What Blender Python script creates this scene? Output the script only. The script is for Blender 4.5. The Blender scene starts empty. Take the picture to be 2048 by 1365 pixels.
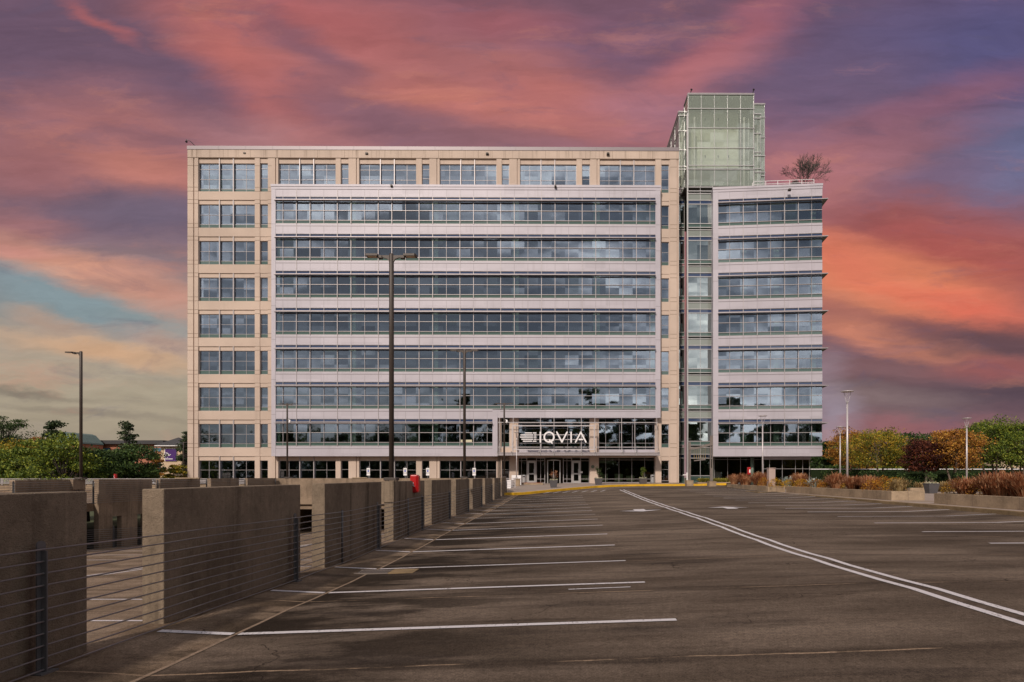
import bpy, math, random
from mathutils import Vector, Matrix
R = random.Random(7)
SC = bpy.context.scene
COL = SC.collection
F = 1250.0; PX = 1130.0; PY = 952.0; EYE = 1.6
def X(px, D): return (px-PX)*D/F
def Z(py, D): return EYE+(PY-py)*D/F
ORG = {}
# ------------------------------------------------------------------ objects
def tag(o, label=None, cat=None, group=None, kind=None):
    if label: o['label'] = label
    if cat: o['category'] = cat
    if group: o['group'] = group
    if kind: o['kind'] = kind
    return o
def thing(name, label, cat, loc=(0,0,0), group=None, kind=None, org=None):
    o = bpy.data.objects.new(name, None); COL.objects.link(o); o.location = loc
    o.empty_display_size = .3
    ORG[o.name] = Vector(loc) if org is None else Vector(org)
    return tag(o, label, cat, group, kind)
def copy_tree(o, parent=None):
    c = o.copy(); COL.objects.link(c); c.parent = parent
    for ch in list(o.children): copy_tree(ch, c)
    return c
class MB:
    def __init__(s): s.v = []; s.f = []; s.m = []; s.cm = 0; s.T = None; s.sm = False
    def pt(s, p):
        p = Vector(p); s.v.append(s.T(p) if s.T else p); return len(s.v)-1
    def face(s, ids): s.f.append(tuple(ids)); s.m.append(s.cm)
    def quad(s, a, b, c, d): s.face([s.pt(a), s.pt(b), s.pt(c), s.pt(d)])
    def box(s, x0, x1, y0, y1, z0, z1):
        if x0 > x1: x0, x1 = x1, x0
        if y0 > y1: y0, y1 = y1, y0
        if z0 > z1: z0, z1 = z1, z0
        i = [s.pt(p) for p in ((x0,y0,z0),(x1,y0,z0),(x1,y1,z0),(x0,y1,z0),(x0,y0,z1),(x1,y0,z1),(x1,y1,z1),(x0,y1,z1))]
        for q in ((0,3,2,1),(4,5,6,7),(0,1,5,4),(1,2,6,5),(2,3,7,6),(3,0,4,7)): s.face([i[k] for k in q])
    def frus(s, c, h0, h1, z0, z1):      # tapered square block
        a = [s.pt((c[0]+sx*h0, c[1]+sy*h0, z0)) for sx, sy in ((-1,-1),(1,-1),(1,1),(-1,1))]
        b = [s.pt((c[0]+sx*h1, c[1]+sy*h1, z1)) for sx, sy in ((-1,-1),(1,-1),(1,1),(-1,1))]
        s.face(a[::-1]); s.face(b)
        for k in range(4): s.face([a[k], a[(k+1)%4], b[(k+1)%4], b[k]])
    def tube(s, pts, r, n=8, caps=True):
        pts = [Vector(p) for p in pts]; rs = r if isinstance(r, (list, tuple)) else [r]*len(pts)
        rings = []
        for k, p in enumerate(pts):
            d = (pts[min(k+1, len(pts)-1)]-pts[max(k-1, 0)]).normalized()
            up = Vector((0,0,1)) if abs(d.z) < .9 else Vector((1,0,0))
            a = d.cross(up).normalized(); b = d.cross(a).normalized()
            rings.append([s.pt(p+(a*math.cos(t)+b*math.sin(t))*rs[k]) for t in [2*math.pi*j/n+math.pi/n for j in range(n)]])
        for q in range(len(rings)-1):
            for j in range(n): s.face([rings[q][j], rings[q][(j+1)%n], rings[q+1][(j+1)%n], rings[q+1][j]])
        if caps: s.face(rings[0][::-1]); s.face(rings[-1])
    def lathe(s, c, prof, n=16):
        rings = [[s.pt((c[0]+r*math.cos(2*math.pi*j/n), c[1]+r*math.sin(2*math.pi*j/n), c[2]+z)) for j in range(n)] for r, z in prof]
        for q in range(len(rings)-1):
            for j in range(n): s.face([rings[q][j], rings[q][(j+1)%n], rings[q+1][(j+1)%n], rings[q+1][j]])
        s.face(rings[0][::-1]); s.face(rings[-1])
    def prism(s, poly, y0, y1):          # poly in (x,z), extruded along y
        a = [s.pt((p[0], y0, p[1])) for p in poly]; b = [s.pt((p[0], y1, p[1])) for p in poly]
        n = len(poly); s.face(a); s.face(b[::-1])
        for k in range(n): s.face([a[k], b[k], b[(k+1)%n], a[(k+1)%n]])
    def build(s, name, mats, parent=None, bevel=0, smooth=False):
        if not isinstance(mats, (list, tuple)): mats = [mats]
        off = ORG[parent.name] if parent is not None else Vector((0,0,0))
        me = bpy.data.meshes.new(name)
        me.from_pydata([tuple(v-off) for v in s.v], [], s.f)
        for m in mats: me.materials.append(m)
        if len(mats) > 1: me.polygons.foreach_set('material_index', s.m)
        if smooth: me.polygons.foreach_set('use_smooth', [True]*len(s.f))
        me.update()
        o = bpy.data.objects.new(name, me); COL.objects.link(o)
        if parent is not None: o.parent = parent
        ORG[o.name] = off
        if bevel:
            b = o.modifiers.new('bevel', 'BEVEL'); b.width = bevel; b.segments = 2; b.limit_method = 'ANGLE'
        return o
# ------------------------------------------------------------------ materials
def lin(c):
    return tuple(((v/255)/12.92 if v/255 <= .04045 else ((v/255+.055)/1.055)**2.4) for v in c)
class NT:
    def __init__(s, tree): s.t = tree; s.n = tree.nodes; s.l = tree.links
    def node(s, t, **kw):
        n = s.n.new(t)
        for k, v in kw.items():
            if k.startswith('i_'):
                key = k[2:]; key = int(key) if key.isdigit() else key.replace('_', ' ')
                s.inp(n, key, v)
            else: setattr(n, k, v)
        return n
    def inp(s, n, key, v):
        sock = n.inputs[key]
        if isinstance(v, bpy.types.NodeSocket): s.l.new(v, sock)
        elif isinstance(v, bpy.types.Node): s.l.new(v.outputs[0], sock)
        else:
            if sock.type == 'RGBA' and len(v) == 3: v = (*v, 1)
            sock.default_value = v
    def math(s, op, a, b=0, c=0, clamp=False):
        n = s.node('ShaderNodeMath', operation=op, use_clamp=clamp); s.inp(n, 0, a); s.inp(n, 1, b)
        if op in ('MULTIPLY_ADD', 'COMPARE', 'SMOOTH_MIN', 'SMOOTH_MAX'): s.inp(n, 2, c)
        return n.outputs[0]
    def mix(s, f, a, b, mode='MIX'):
        n = s.node('ShaderNodeMix', data_type='RGBA', blend_type=mode); s.inp(n, 0, f); s.inp(n, 6, a); s.inp(n, 7, b)
        return n.outputs[2]
    def noise(s, vec, scale, detail=3, rough=.55, sc=None, dist=0):
        if sc is not None:
            m = s.node('ShaderNodeMapping'); s.inp(m, 0, vec); m.inputs['Scale'].default_value = sc; vec = m.outputs[0]
        n = s.node('ShaderNodeTexNoise'); s.inp(n, 'Vector', vec); n.inputs['Scale'].default_value = scale
        n.inputs['Detail'].default_value = detail; n.inputs['Roughness'].default_value = rough; n.inputs['Distortion'].default_value = dist
        return n.outputs[0]
    def ramp(s, f, stops, interp='LINEAR'):
        n = s.node('ShaderNodeValToRGB'); s.inp(n, 0, f); cr = n.color_ramp; cr.interpolation = interp
        while len(cr.elements) < len(stops): cr.elements.new(.5)
        for e, (p, c) in zip(cr.elements, stops):
            e.position = p; e.color = (*c, 1) if len(c) == 3 else c
        return n.outputs[0]
    def smooth(s, v, a, b):
        n = s.node('ShaderNodeMapRange', interpolation_type='SMOOTHSTEP'); s.inp(n, 0, v); s.inp(n, 1, a); s.inp(n, 2, b); return n.outputs[0]
def new_mat(name):
    m = bpy.data.materials.new(name); m.use_nodes = True; t = NT(m.node_tree); b = m.node_tree.nodes['Principled BSDF']
    return m, t, b
def pbr(name, col, rough=.6, metal=0, var=.12, vs=3.0, spec=.5, bump=0, bs=40, coat=0):
    m, t, b = new_mat(name)
    co = t.node('ShaderNodeTexCoord').outputs['Object']
    geo = t.node('ShaderNodeNewGeometry').outputs['Position']
    n = t.noise(geo, vs, 4, .6)
    f = t.math('MULTIPLY_ADD', t.math('SUBTRACT', n, .5), var*2.4, 1.0)
    mul = t.node('ShaderNodeVectorMath', operation='SCALE'); mul.inputs[0].default_value = col; t.inp(mul, 3, f)
    t.inp(b, 'Base Color', mul.outputs[0]); b.inputs['Roughness'].default_value = rough; b.inputs['Metallic'].default_value = metal
    b.inputs['Specular IOR Level'].default_value = spec
    if coat: b.inputs['Coat Weight'].default_value = coat
    if bump:
        bn = t.node('ShaderNodeBump', i_Strength=bump, i_Distance=.02); t.inp(bn, 'Height', t.noise(geo, bs, 3)); t.inp(b, 'Normal', bn.outputs[0])
    return m
def concrete(name, col, streak=.5, pit=.4, dark=(.045,.033,.025), fine=60):
    m, t, b = new_mat(name)
    g = t.node('ShaderNodeNewGeometry').outputs['Position']
    big = t.noise(g, .9, 5, .65)
    base = t.mix(t.smooth(big, .3, .7), tuple(c*.72 for c in col), tuple(c*1.2 for c in col))
    st = t.noise(g, 3.2, 4, .6, sc=(1, 1, .07))
    base = t.mix(t.math('MULTIPLY', t.smooth(st, .52, .72), streak), base, dark)
    st2 = t.noise(g, 9, 3, .6, sc=(1, 1, .12))
    base = t.mix(t.math('MULTIPLY', t.smooth(st2, .58, .8), streak*.6), base, tuple(c*1.7 for c in col))
    fn = t.noise(g, fine, 3, .75); pk = t.noise(g, 11, 5, .8)
    base = t.mix(t.math('MULTIPLY', t.smooth(pk, .52, .70), .5), base, tuple(c*.45 for c in col))
    base = t.mix(t.math('MULTIPLY', t.smooth(pk, .48, .30), .45), base, tuple(c*1.5 for c in col))
    base = t.mix(t.math('MULTIPLY', t.smooth(fn, .55, .75), pit), base, tuple(c*.35 for c in col))
    t.inp(b, 'Base Color', base); b.inputs['Roughness'].default_value = .92; b.inputs['Specular IOR Level'].default_value = .08
    bn = t.node('ShaderNodeBump', i_Strength=.9, i_Distance=.02); t.inp(bn, 'Height', t.math('ADD', fn, pk)); t.inp(b, 'Normal', bn.outputs[0])
    return m
M = {}
def leafmat(name, cols):
    m, t, b = new_mat(name)
    rnd = t.node('ShaderNodeNewGeometry').outputs['Random Per Island']
    g = t.node('ShaderNodeNewGeometry').outputs['Position']
    f = t.math('ADD', t.math('MULTIPLY', t.math('POWER', rnd, 1.5), .7), t.math('MULTIPLY', t.smooth(t.noise(g, .9, 3), .3, .7), .38), clamp=True)
    n = len(cols); c = t.ramp(f, [((i+.35)/n, cc) for i, cc in enumerate(cols)])
    t.inp(b, 'Base Color', c); b.inputs['Roughness'].default_value = .6; b.inputs['Specular IOR Level'].default_value = .3
    tr = t.node('ShaderNodeBsdfTranslucent'); t.inp(tr, 0, c)
    mx = t.node('ShaderNodeMixShader', i_0=.25); t.l.new(b.outputs[0], mx.inputs[1]); t.l.new(tr.outputs[0], mx.inputs[2])
    t.l.new(mx.outputs[0], m.node_tree.nodes['Material Output'].inputs[0])
    return m
def glass(name, tint, refl=.35, gcol=(.8,.85,.95), wav=.35, scale=.9):
    m, t, b = new_mat(name); m.node_tree.nodes.remove(b)
    g = t.node('ShaderNodeNewGeometry').outputs['Position']
    bn = t.node('ShaderNodeBump', i_Strength=wav, i_Distance=.004); t.inp(bn, 'Height', t.noise(g, scale, 2, .5))
    dv = t.node('ShaderNodeVectorMath', operation='DIVIDE'); t.inp(dv, 0, g); dv.inputs[1].default_value = (1.503, 50, 1.07)
    fl = t.node('ShaderNodeVectorMath', operation='FLOOR'); t.inp(fl, 0, dv.outputs[0])
    wn = t.node('ShaderNodeTexWhiteNoise'); t.inp(wn, 'Vector', fl.outputs[0])
    tl = t.node('ShaderNodeVectorMath', operation='MULTIPLY_ADD'); t.inp(tl, 0, wn.outputs['Color']); tl.inputs[1].default_value = (.022, 0, .03); tl.inputs[2].default_value = (-.011, 0, -.015)
    ad = t.node('ShaderNodeVectorMath', operation='ADD'); t.inp(ad, 0, bn.outputs[0]); t.inp(ad, 1, tl.outputs[0])
    nm = t.node('ShaderNodeVectorMath', operation='NORMALIZE'); t.inp(nm, 0, ad.outputs[0])
    gl = t.node('ShaderNodeBsdfGlossy', i_Roughness=.025); gl.inputs['Color'].default_value = (*gcol, 1); t.inp(gl, 'Normal', nm.outputs[0])
    tr = t.node('ShaderNodeBsdfTransparent'); tr.inputs[0].default_value = (*tint, 1)
    fr = t.node('ShaderNodeFresnel', i_IOR=1.5)
    f = t.math('MULTIPLY_ADD', fr.outputs[0], 1.0, refl-.04, clamp=True)
    mx = t.node('ShaderNodeMixShader'); t.inp(mx, 0, f); t.l.new(tr.outputs[0], mx.inputs[1]); t.l.new(gl.outputs[0], mx.inputs[2])
    t.l.new(mx.outputs[0], m.node_tree.nodes['Material Output'].inputs[0])
    return m
def gloss_panel(name, col, rough=.06, spec=.8):
    m = pbr(name, col, rough, 0, .06, .5, spec); return m
def precast(name, col):
    m, t, b = new_mat(name)
    g = t.node('ShaderNodeNewGeometry').outputs['Position']
    sep = t.node('ShaderNodeSeparateXYZ'); t.inp(sep, 0, g)
    big = t.noise(g, .22, 4, .6)
    base = t.mix(t.smooth(big, .3, .7), tuple(c*.9 for c in col), tuple(c*1.08 for c in col))
    # rain streaks below the roof coping
    st = t.noise(g, 2.6, 4, .65, sc=(1, 1, .03))
    top = t.smooth(sep.outputs[2], 36.3, 38.2)
    base = t.mix(t.math('MULTIPLY', t.smooth(st, .5, .75), t.math('MULTIPLY', top, .75)), base, (.16,.11,.075))
    st3 = t.noise(g, 1.3, 4, .6, sc=(1, 1, .05))
    base = t.mix(t.math('MULTIPLY', t.smooth(st3, .55, .8), .22), base, tuple(c*.55 for c in col))
    fn = t.noise(g, 25, 3, .7); base = t.mix(t.math('MULTIPLY', fn, .12), base, tuple(c*.6 for c in col))
    t.inp(b, 'Base Color', base); b.inputs['Roughness'].default_value = .8; b.inputs['Specular IOR Level'].default_value = .25
    return m
M['precast'] = precast('precast', (.545,.425,.35))
M['precast_groove'] = pbr('precast_groove', (.20,.14,.10), .9)
def metal_mat():
    m, t, b = new_mat('metal_panel'); g = t.node('ShaderNodeNewGeometry').outputs['Position']
    dv = t.node('ShaderNodeVectorMath', operation='DIVIDE'); t.inp(dv, 0, g); dv.inputs[1].default_value = (2.25, 60, 4.1)
    fl = t.node('ShaderNodeVectorMath', operation='FLOOR'); t.inp(fl, 0, dv.outputs[0])
    wn = t.node('ShaderNodeTexWhiteNoise'); t.inp(wn, 'Vector', fl.outputs[0])
    st = t.noise(g, 2.2, 4, .65, sc=(1, 1, .06)); big = t.noise(g, .25, 3)
    f = t.math('ADD', t.math('MULTIPLY_ADD', wn.outputs[0], .10, .93), t.math('MULTIPLY', t.math('SUBTRACT', big, .5), .25))
    c = t.node('ShaderNodeVectorMath', operation='SCALE'); c.inputs[0].default_value = (.43,.392,.432); t.inp(c, 3, f)
    c2 = t.mix(t.math('MULTIPLY', t.smooth(st, .52, .78), .25), c.outputs[0], (.20,.165,.165))
    t.inp(b, 'Base Color', c2); b.inputs['Roughness'].default_value = .5; b.inputs['Metallic'].default_value = .1; return m
M['metal_panel'] = metal_mat()
M['metal_dark'] = pbr('metal_groove', (.16,.13,.14), .5)
M['mullion'] = pbr('mullion', (.42,.38,.38), .45, .3, .05)
M['shade'] = pbr('sunshade', (.34,.30,.31), .45, .4)
M['coping'] = pbr('coping', (.20,.165,.175), .45, .3, .06, .3)
M['glass'] = glass('tinted_glass', (.60,.68,.64), .30, (.66,.73,.88))
M['glass_top'] = glass('stairwell_glass', (.95,.97,.94), .13, (.9,.95,.95))
def frost(m, k, col):
    t = NT(m.node_tree); out = m.node_tree.nodes['Material Output']; src = out.inputs[0].links[0].from_socket
    df = t.node('ShaderNodeBsdfDiffuse'); df.inputs[0].default_value = (*col, 1)
    mx = t.node('ShaderNodeMixShader', i_0=k); t.l.new(src, mx.inputs[1]); t.l.new(df.outputs[0], mx.inputs[2]); t.l.new(mx.outputs[0], out.inputs[0])
frost(M['glass_top'], .17, (.60,.64,.54))
M['glass_shaft'] = glass('shaft_glass', (.55,.62,.58), .50, (.80,.86,.86))
M['glass_door'] = glass('clear_glass', (.60,.64,.55), .07, (.7,.8,.8))
M['blue_glass'] = gloss_panel('blue_spandrel_glass', (.035,.055,.12))
M['green_glass'] = gloss_panel('green_spandrel_glass', (.075,.12,.105))
M['pale_glass'] = gloss_panel('pale_spandrel_glass', (.23,.25,.225), .10)
M['interior'] = pbr('interior_plaster', (.20,.22,.20), .9)
M['slab'] = pbr('interior_slab', (.13,.13,.12), .9)
M['core'] = pbr('stair_core_panels', (.66,.66,.54), .8, 0, .05)
M['intcol'] = pbr('interior_column', (.66,.72,.62), .8)
M['wood'] = pbr('lobby_wood', (.13,.055,.022), .5, 0, .3, 2)
M['white'] = pbr('white_paint', (.80,.76,.76), .4, 0, .04)
M['steel'] = pbr('brushed_steel', (.50,.48,.47), .35, .6, .08)
M['steel_brown'] = pbr('weathered_steel', (.20,.165,.145), .55, .4, .2)
M['bronze'] = pbr('dark_bronze_paint', (.062,.046,.038), .5, .2, .1)
M['galv'] = pbr('galvanised_steel', (.15,.145,.15), .5, .5, .25, 9)
M['cable'] = pbr('wire_rope', (.24,.225,.225), .4, .6, .3, 30)
M['lens'] = pbr('lamp_lens', (.62,.42,.22), .3, 0, .3, 30)
M['red'] = pbr('red_plastic', (.42,.008,.010), .3, 0, .15, 6, .6)
M['black'] = pbr('black_plastic', (.012,.012,.013), .45)
M['silver_lamp'] = pbr('silver_lamp_paint', (.52,.47,.47), .4, .3, .05)
M['yellow'] = pbr('yellow_kerb_paint', (.62,.34,.015), .7, 0, .3, 2.2, .3, .3)
M['concrete'] = concrete('parapet_concrete', (.24,.182,.132), .65, .6)
M['concrete2'] = concrete('far_parapet_concrete', (.26,.19,.135), .4, .35, fine=30)
M['planter'] = concrete('planter_concrete', (.34,.25,.17), .15, .45, fine=35)
M['kerb'] = concrete('kerb_concrete', (.25,.175,.10), .2, .4, fine=35)
M['paving'] = pbr('plaza_paving', (.30,.23,.19), .9, 0, .2, 1.2)
M['grey_pot'] = pbr('grey_pot', (.075,.068,.072), .6, 0, .15)
M['soil'] = pbr('planting_soil', (.06,.035,.02), .95, 0, .4, 8)
M['mulch'] = pbr('red_mulch', (.30,.07,.03), .95, 0, .4, 8)
M['bark'] = pbr('bark', (.16,.115,.085), .9, 0, .35, 6)
M['bark_dark'] = pbr('dark_bark', (.035,.024,.02), .9, 0, .35, 6)
M['twig'] = pbr('grey_twigs', (.075,.062,.055), .9, 0, .3, 6)
M['brick'] = pbr('far_brick', (.36,.14,.085), .9, 0, .25, 3)
M['shingle'] = pbr('roof_shingle', (.05,.047,.05), .9, 0, .3, 2)
M['far_green'] = pbr('green_metal_roof', (.12,.19,.17), .5)
M['far_blue'] = pbr('far_blue_glass', (.06,.16,.25), .3)
M['purple'] = pbr('purple_sign', (.055,.008,.13), .4)
M['sign_blue'] = pbr('sign_blue', (.01,.05,.42), .4)
M['stucco'] = pbr('stucco', (.55,.40,.27), .9)
M['terrain'] = pbr('terrain_grass', (.06,.075,.03), .95, 0, .4, .3)
M['paint'] = None
def paint_mat():
    m, t, b = new_mat('white_line_paint')
    g = t.node('ShaderNodeNewGeometry').outputs['Position']
    n = t.noise(g, 26, 4, .75, sc=(1.6, .5, 1)); n2 = t.noise(g, 2.5, 3)
    wear = t.smooth(t.math('ADD', n, t.math('MULTIPLY', n2, .35)), .73, .86)
    c = t.mix(wear, t.mix(n2, (.50,.455,.465), (.66,.61,.62)), (.10,.075,.06))
    t.inp(b, 'Base Color', c); b.inputs['Roughness'].default_value = .75; return m
M['paint'] = paint_mat()
def deck_mat():
    m, t, b = new_mat('parking_deck_surface')
    g = t.node('ShaderNodeNewGeometry').outputs['Position']
    sep = t.node('ShaderNodeSeparateXYZ'); t.inp(sep, 0, g); u = sep.outputs[0]; v = sep.outputs[1]
    big = t.noise(g, .35, 5, .6, sc=(.45, 1.3, 1)); mid = t.noise(g, 1.1, 5, .7, sc=(.22, 1.6, 1)); fine = t.noise(g, 55, 3, .8)
    lane = t.noise(g, 1.0, 3, .6, sc=(.05, 2.6, 1))
    c = t.mix(t.smooth(big, .32, .68), (.076,.055,.041), (.185,.138,.106))
    c = t.mix(t.math('MULTIPLY', t.smooth(mid, .48, .72), .6), c, (.040,.027,.020))
    c = t.mix(t.math('MULTIPLY', t.smooth(lane, .55, .75), .45), c, (.15,.105,.078))
    # lighter concrete edge strip on the left
    strip = t.math('LESS_THAN', u, -3.607)
    cs = t.mix(t.smooth(t.noise(g, .8, 5, .65), .35, .65), (.165,.115,.078), (.27,.195,.14))
    c = t.mix(strip, c, cs)
    # damp stains gathering at the gutter
    band = t.math('MULTIPLY', t.smooth(u, -4.35, -3.5), t.math('SUBTRACT', 1, t.smooth(u, -3.0, 1.6)))
    sn = t.noise(g, .75, 5, .65, sc=(.55, 1.5, 1))
    c = t.mix(t.math('MULTIPLY', t.math('MULTIPLY', band, t.smooth(sn, .42, .56)), .9), c, (.020,.014,.010))
    # tyre polish / dark bay centres
    bayd = t.smooth(t.noise(g, .5, 4, .6, sc=(.5, 2.4, 1)), .53, .70)
    c = t.mix(t.math('MULTIPLY', bayd, .65), c, (.034,.025,.021))
    # seams between deck units
    wob = t.math('MULTIPLY', t.math('SUBTRACT', t.noise(g, 1.2, 4), .5), .12)
    ph = t.math('FRACT', t.math('DIVIDE', t.math('ADD', t.math('ADD', v, wob), 400-4.8+1.65+2.0), 3.3))
    dist = t.math('MULTIPLY', t.math('ABSOLUTE', t.math('SUBTRACT', ph, .5)), 3.3)
    brk = t.smooth(t.noise(g, 1.6, 4, .7, sc=(.5, 1, 1)), .42, .60)
    line = t.math('MULTIPLY', t.math('SUBTRACT', 1, t.smooth(dist, .008, .022)), brk)
    edge = t.math('MULTIPLY', t.math('SUBTRACT', 1, t.smooth(dist, .02, .22)), .45)
    c = t.mix(edge, c, (.034,.024,.018)); c = t.mix(t.math('MULTIPLY', line, .95), c, (.36,.25,.17))
    # gutter joint
    gw = t.math('ABSOLUTE', t.math('ADD', t.math('ADD', u, 3.607), t.math('MULTIPLY', wob, .15)))
    c = t.mix(t.math('MULTIPLY', t.math('SUBTRACT', 1, t.smooth(gw, .012, .03)), .85), c, (.30,.215,.155))
    gd = t.math('ABSOLUTE', t.math('ADD', u, 3.57)); c = t.mix(t.math('MULTIPLY', t.math('SUBTRACT', 1, t.smooth(gd, .0, .012)), .9), c, (.015,.01,.008))
    gr2 = t.noise(g, 14, 5, .8)
    fm = t.math('ADD', t.math('MULTIPLY_ADD', t.math('SUBTRACT', fine, .5), 2.2, 1.0), t.math('MULTIPLY', t.math('SUBTRACT', gr2, .5), 1.5))
    scl = t.node('ShaderNodeVectorMath', operation='SCALE'); t.inp(scl, 0, c); t.inp(scl, 3, t.math('MAXIMUM', fm, .2)); c = scl.outputs[0]
    spk = t.noise(g, 120, 2, .6); c = t.mix(t.math('MULTIPLY', t.smooth(spk, .66, .74), .5), c, (.36,.28,.22))
    vo = t.node('ShaderNodeTexVoronoi', feature='DISTANCE_TO_EDGE'); wv = t.node('ShaderNodeVectorMath', operation='ADD'); t.inp(wv, 0, g)
    wn = t.node('ShaderNodeTexNoise'); t.inp(wn, 'Vector', g); wn.inputs['Scale'].default_value = 1.3; wn.inputs['Detail'].default_value = 5; t.inp(wv, 1, wn.outputs['Color'])
    t.inp(vo, 'Vector', wv.outputs[0]); vo.inputs['Scale'].default_value = .33
    crk = t.math('MULTIPLY', t.math('SUBTRACT', 1, t.smooth(vo.outputs[0], .001, .0035)), t.smooth(t.noise(g, .5, 3), .5, .58))
    c = t.mix(t.math('MULTIPLY', crk, .8), c, (.016,.011,.009))
    c = t.mix(t.math('MULTIPLY', t.smooth(t.noise(g, 90, 2, .6), .60, .75), .5), c, (.018,.013,.011))
    t.inp(b, 'Base Color', c); b.inputs['Roughness'].default_value = .9; b.inputs['Specular IOR Level'].default_value = .06
    bn = t.node('ShaderNodeBump', i_Strength=.8, i_Distance=.015); t.inp(bn, 'Height', fine); t.inp(b, 'Normal', bn.outputs[0])
    return m
M['deck'] = deck_mat()
M['leaf_green'] = leafmat('leaf_dark_green', [(.012,.028,.008), (.03,.06,.014), (.06,.10,.022), (.10,.15,.035)])
M['leaf_lime'] = leafmat('leaf_lime', [(.03,.055,.008), (.08,.12,.015), (.16,.21,.025), (.30,.32,.04)])
M['leaf_yellow'] = leafmat('leaf_yellow', [(.05,.075,.01), (.15,.16,.016), (.34,.25,.02), (.50,.30,.03)])
M['leaf_orange'] = leafmat('leaf_orange', [(.09,.035,.01), (.26,.10,.018), (.45,.20,.03), (.55,.30,.05)])
M['leaf_maroon'] = leafmat('leaf_maroon', [(.018,.006,.006), (.05,.012,.010), (.10,.025,.015), (.18,.05,.02)])
M['leaf_needle'] = leafmat('leaf_needle', [(.018,.028,.014), (.035,.055,.025), (.06,.085,.035), (.09,.12,.05)])
M['grass_red'] = leafmat('grass_red', [(.10,.03,.014), (.26,.085,.035), (.42,.17,.075), (.60,.36,.20)])
M['grass_tan'] = leafmat('grass_tan', [(.13,.075,.03), (.26,.17,.07), (.40,.28,.12), (.5,.38,.2)])
M['grass_lime'] = leafmat('grass_lime', [(.12,.13,.02), (.30,.27,.04), (.42,.36,.06), (.5,.42,.1)])
M['mum'] = leafmat('mum_flowers', [(.05,.04,.008), (.28,.14,.015), (.58,.28,.015), (.70,.44,.03)])
M['mum_dark'] = leafmat('mum_flowers_dark', [(.05,.025,.006), (.18,.06,.01), (.42,.15,.012), (.60,.32,.03)])
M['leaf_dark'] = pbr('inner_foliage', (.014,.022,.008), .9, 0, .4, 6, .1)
M['silver_leaf'] = leafmat('silver_leaf', [(.12,.15,.12), (.22,.26,.22), (.36,.40,.36), (.5,.52,.48)])
M['flower_white'] = leafmat('pale_flowers', [(.2,.25,.1), (.5,.45,.3), (.7,.65,.5), (.8,.75,.5)])
# ------------------------------------------------------------------ ground heights
def lerp_tab(tab, v):
    if v <= tab[0][0]: return tab[0][1]
    for (a, za), (b, zb) in zip(tab, tab[1:]):
        if v <= b: return za+(zb-za)*(v-a)/(b-a)
    return tab[-1][1]
_prof = [(-45,0),(4,0),(6.8,-.005),(9.4,-.05),(12,-.09),(14.6,-.08),(17.2,-.05),(19.8,-.01),(22.4,.0),(30,.02),(36,.06),(44,.18),(50,.27),(56,.35),(62,.42),(75,.5)]
def _sm(v):
    return sum(lerp_tab(_prof, v+d) for d in (-1.5,-.75,0,.75,1.5))/5
VB = [4.8+3.3*.25*k for k in range(-60, 76)]      # fold lines of the deck
_vt = [(v, _sm(v)+(.012 if k % 4 == 0 else 0)) for k, v in zip(range(-60, 76), VB)]
UB = [-4.86,-3.607,-1.5,1.5,4.5,9.5,13.2,15.0]
_ut = [(-4.86,-.123+.05*1.25),(-3.607,-.123),(-1.5,-.051),(1.5,.051),(4.5,.153),(9.5,.175),(13.2,.19),(15.0,.27)]
def gz(u, v): return lerp_tab(_vt, v)+lerp_tab(_ut, u)
def ramp_z(v): return -.4-.052*v
# deck
mb = MB()
vs = [v for v in VB if -42 < v < 61.5]; us = UB+[]
xs_far = us
grid = {}
for i, u in enumerate(us):
    for j, v in enumerate(vs): grid[i, j] = mb.pt((u, v, gz(u, v)))
for i in range(len(us)-1):
    for j in range(len(vs)-1): mb.face([grid[i, j], grid[i+1, j], grid[i+1, j+1], grid[i, j+1]])
for j in range(len(vs)-1):      # left edge skirt down to the ramp
    a = (us[0], vs[j]); b = (us[0], vs[j+1]); 
    mb.quad((a[0], a[1], gz(*a)), (b[0], b[1], gz(*b)), (b[0], b[1], -4), (a[0], a[1], -4))
deck = mb.build('parking_deck', M['deck']); tag(deck, kind='structure')
vend = vs[-1]
# drive lane continuing to the right of the deck, behind the island
mb = MB(); 
for x0, x1 in ((15.0, 26), (26, 90)):
    mb.quad((x0, 44, .24), (x1, 44, .24), (x1, vend+2, .56), (x0, vend+2, .60))
lane = mb.build('drive_lane', M['deck']); tag(lane, kind='structure')
def strip(name, pts, w, m=None, lift=.006, zf=gz, parent=deck, vb=VB, ub=UB):
    """flat painted line along pts (u,v) following the folds of the deck"""
    mb = MB()
    for (u0, v0), (u1, v1) in zip(pts, pts[1:]):
        d = Vector((u1-u0, v1-v0)); L = d.length; d /= L; n = Vector((-d.y, d.x))*w/2
        ts = {0.0, 1.0}
        for vb_ in vb:
            if abs(v1-v0) > 1e-6 and 0 < (vb_-v0)/(v1-v0) < 1: ts.add((vb_-v0)/(v1-v0))
        for ub_ in ub:
            if abs(u1-u0) > 1e-6 and 0 < (ub_-u0)/(u1-u0) < 1: ts.add((ub_-u0)/(u1-u0))
        ts = sorted(ts)
        for a, b in zip(ts, ts[1:]):
            p = Vector((u0, v0))+d*L*a; q = Vector((u0, v0))+d*L*b
            cs = [p-n, q-n, q+n, p+n]
            zc = [zf(c.x, c.y)+lift for c in cs]
            mb.quad(*[(c.x, c.y, z) for c, z in zip(cs, zc)])
    return mb.build(name, m or M['paint'], parent)
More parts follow.
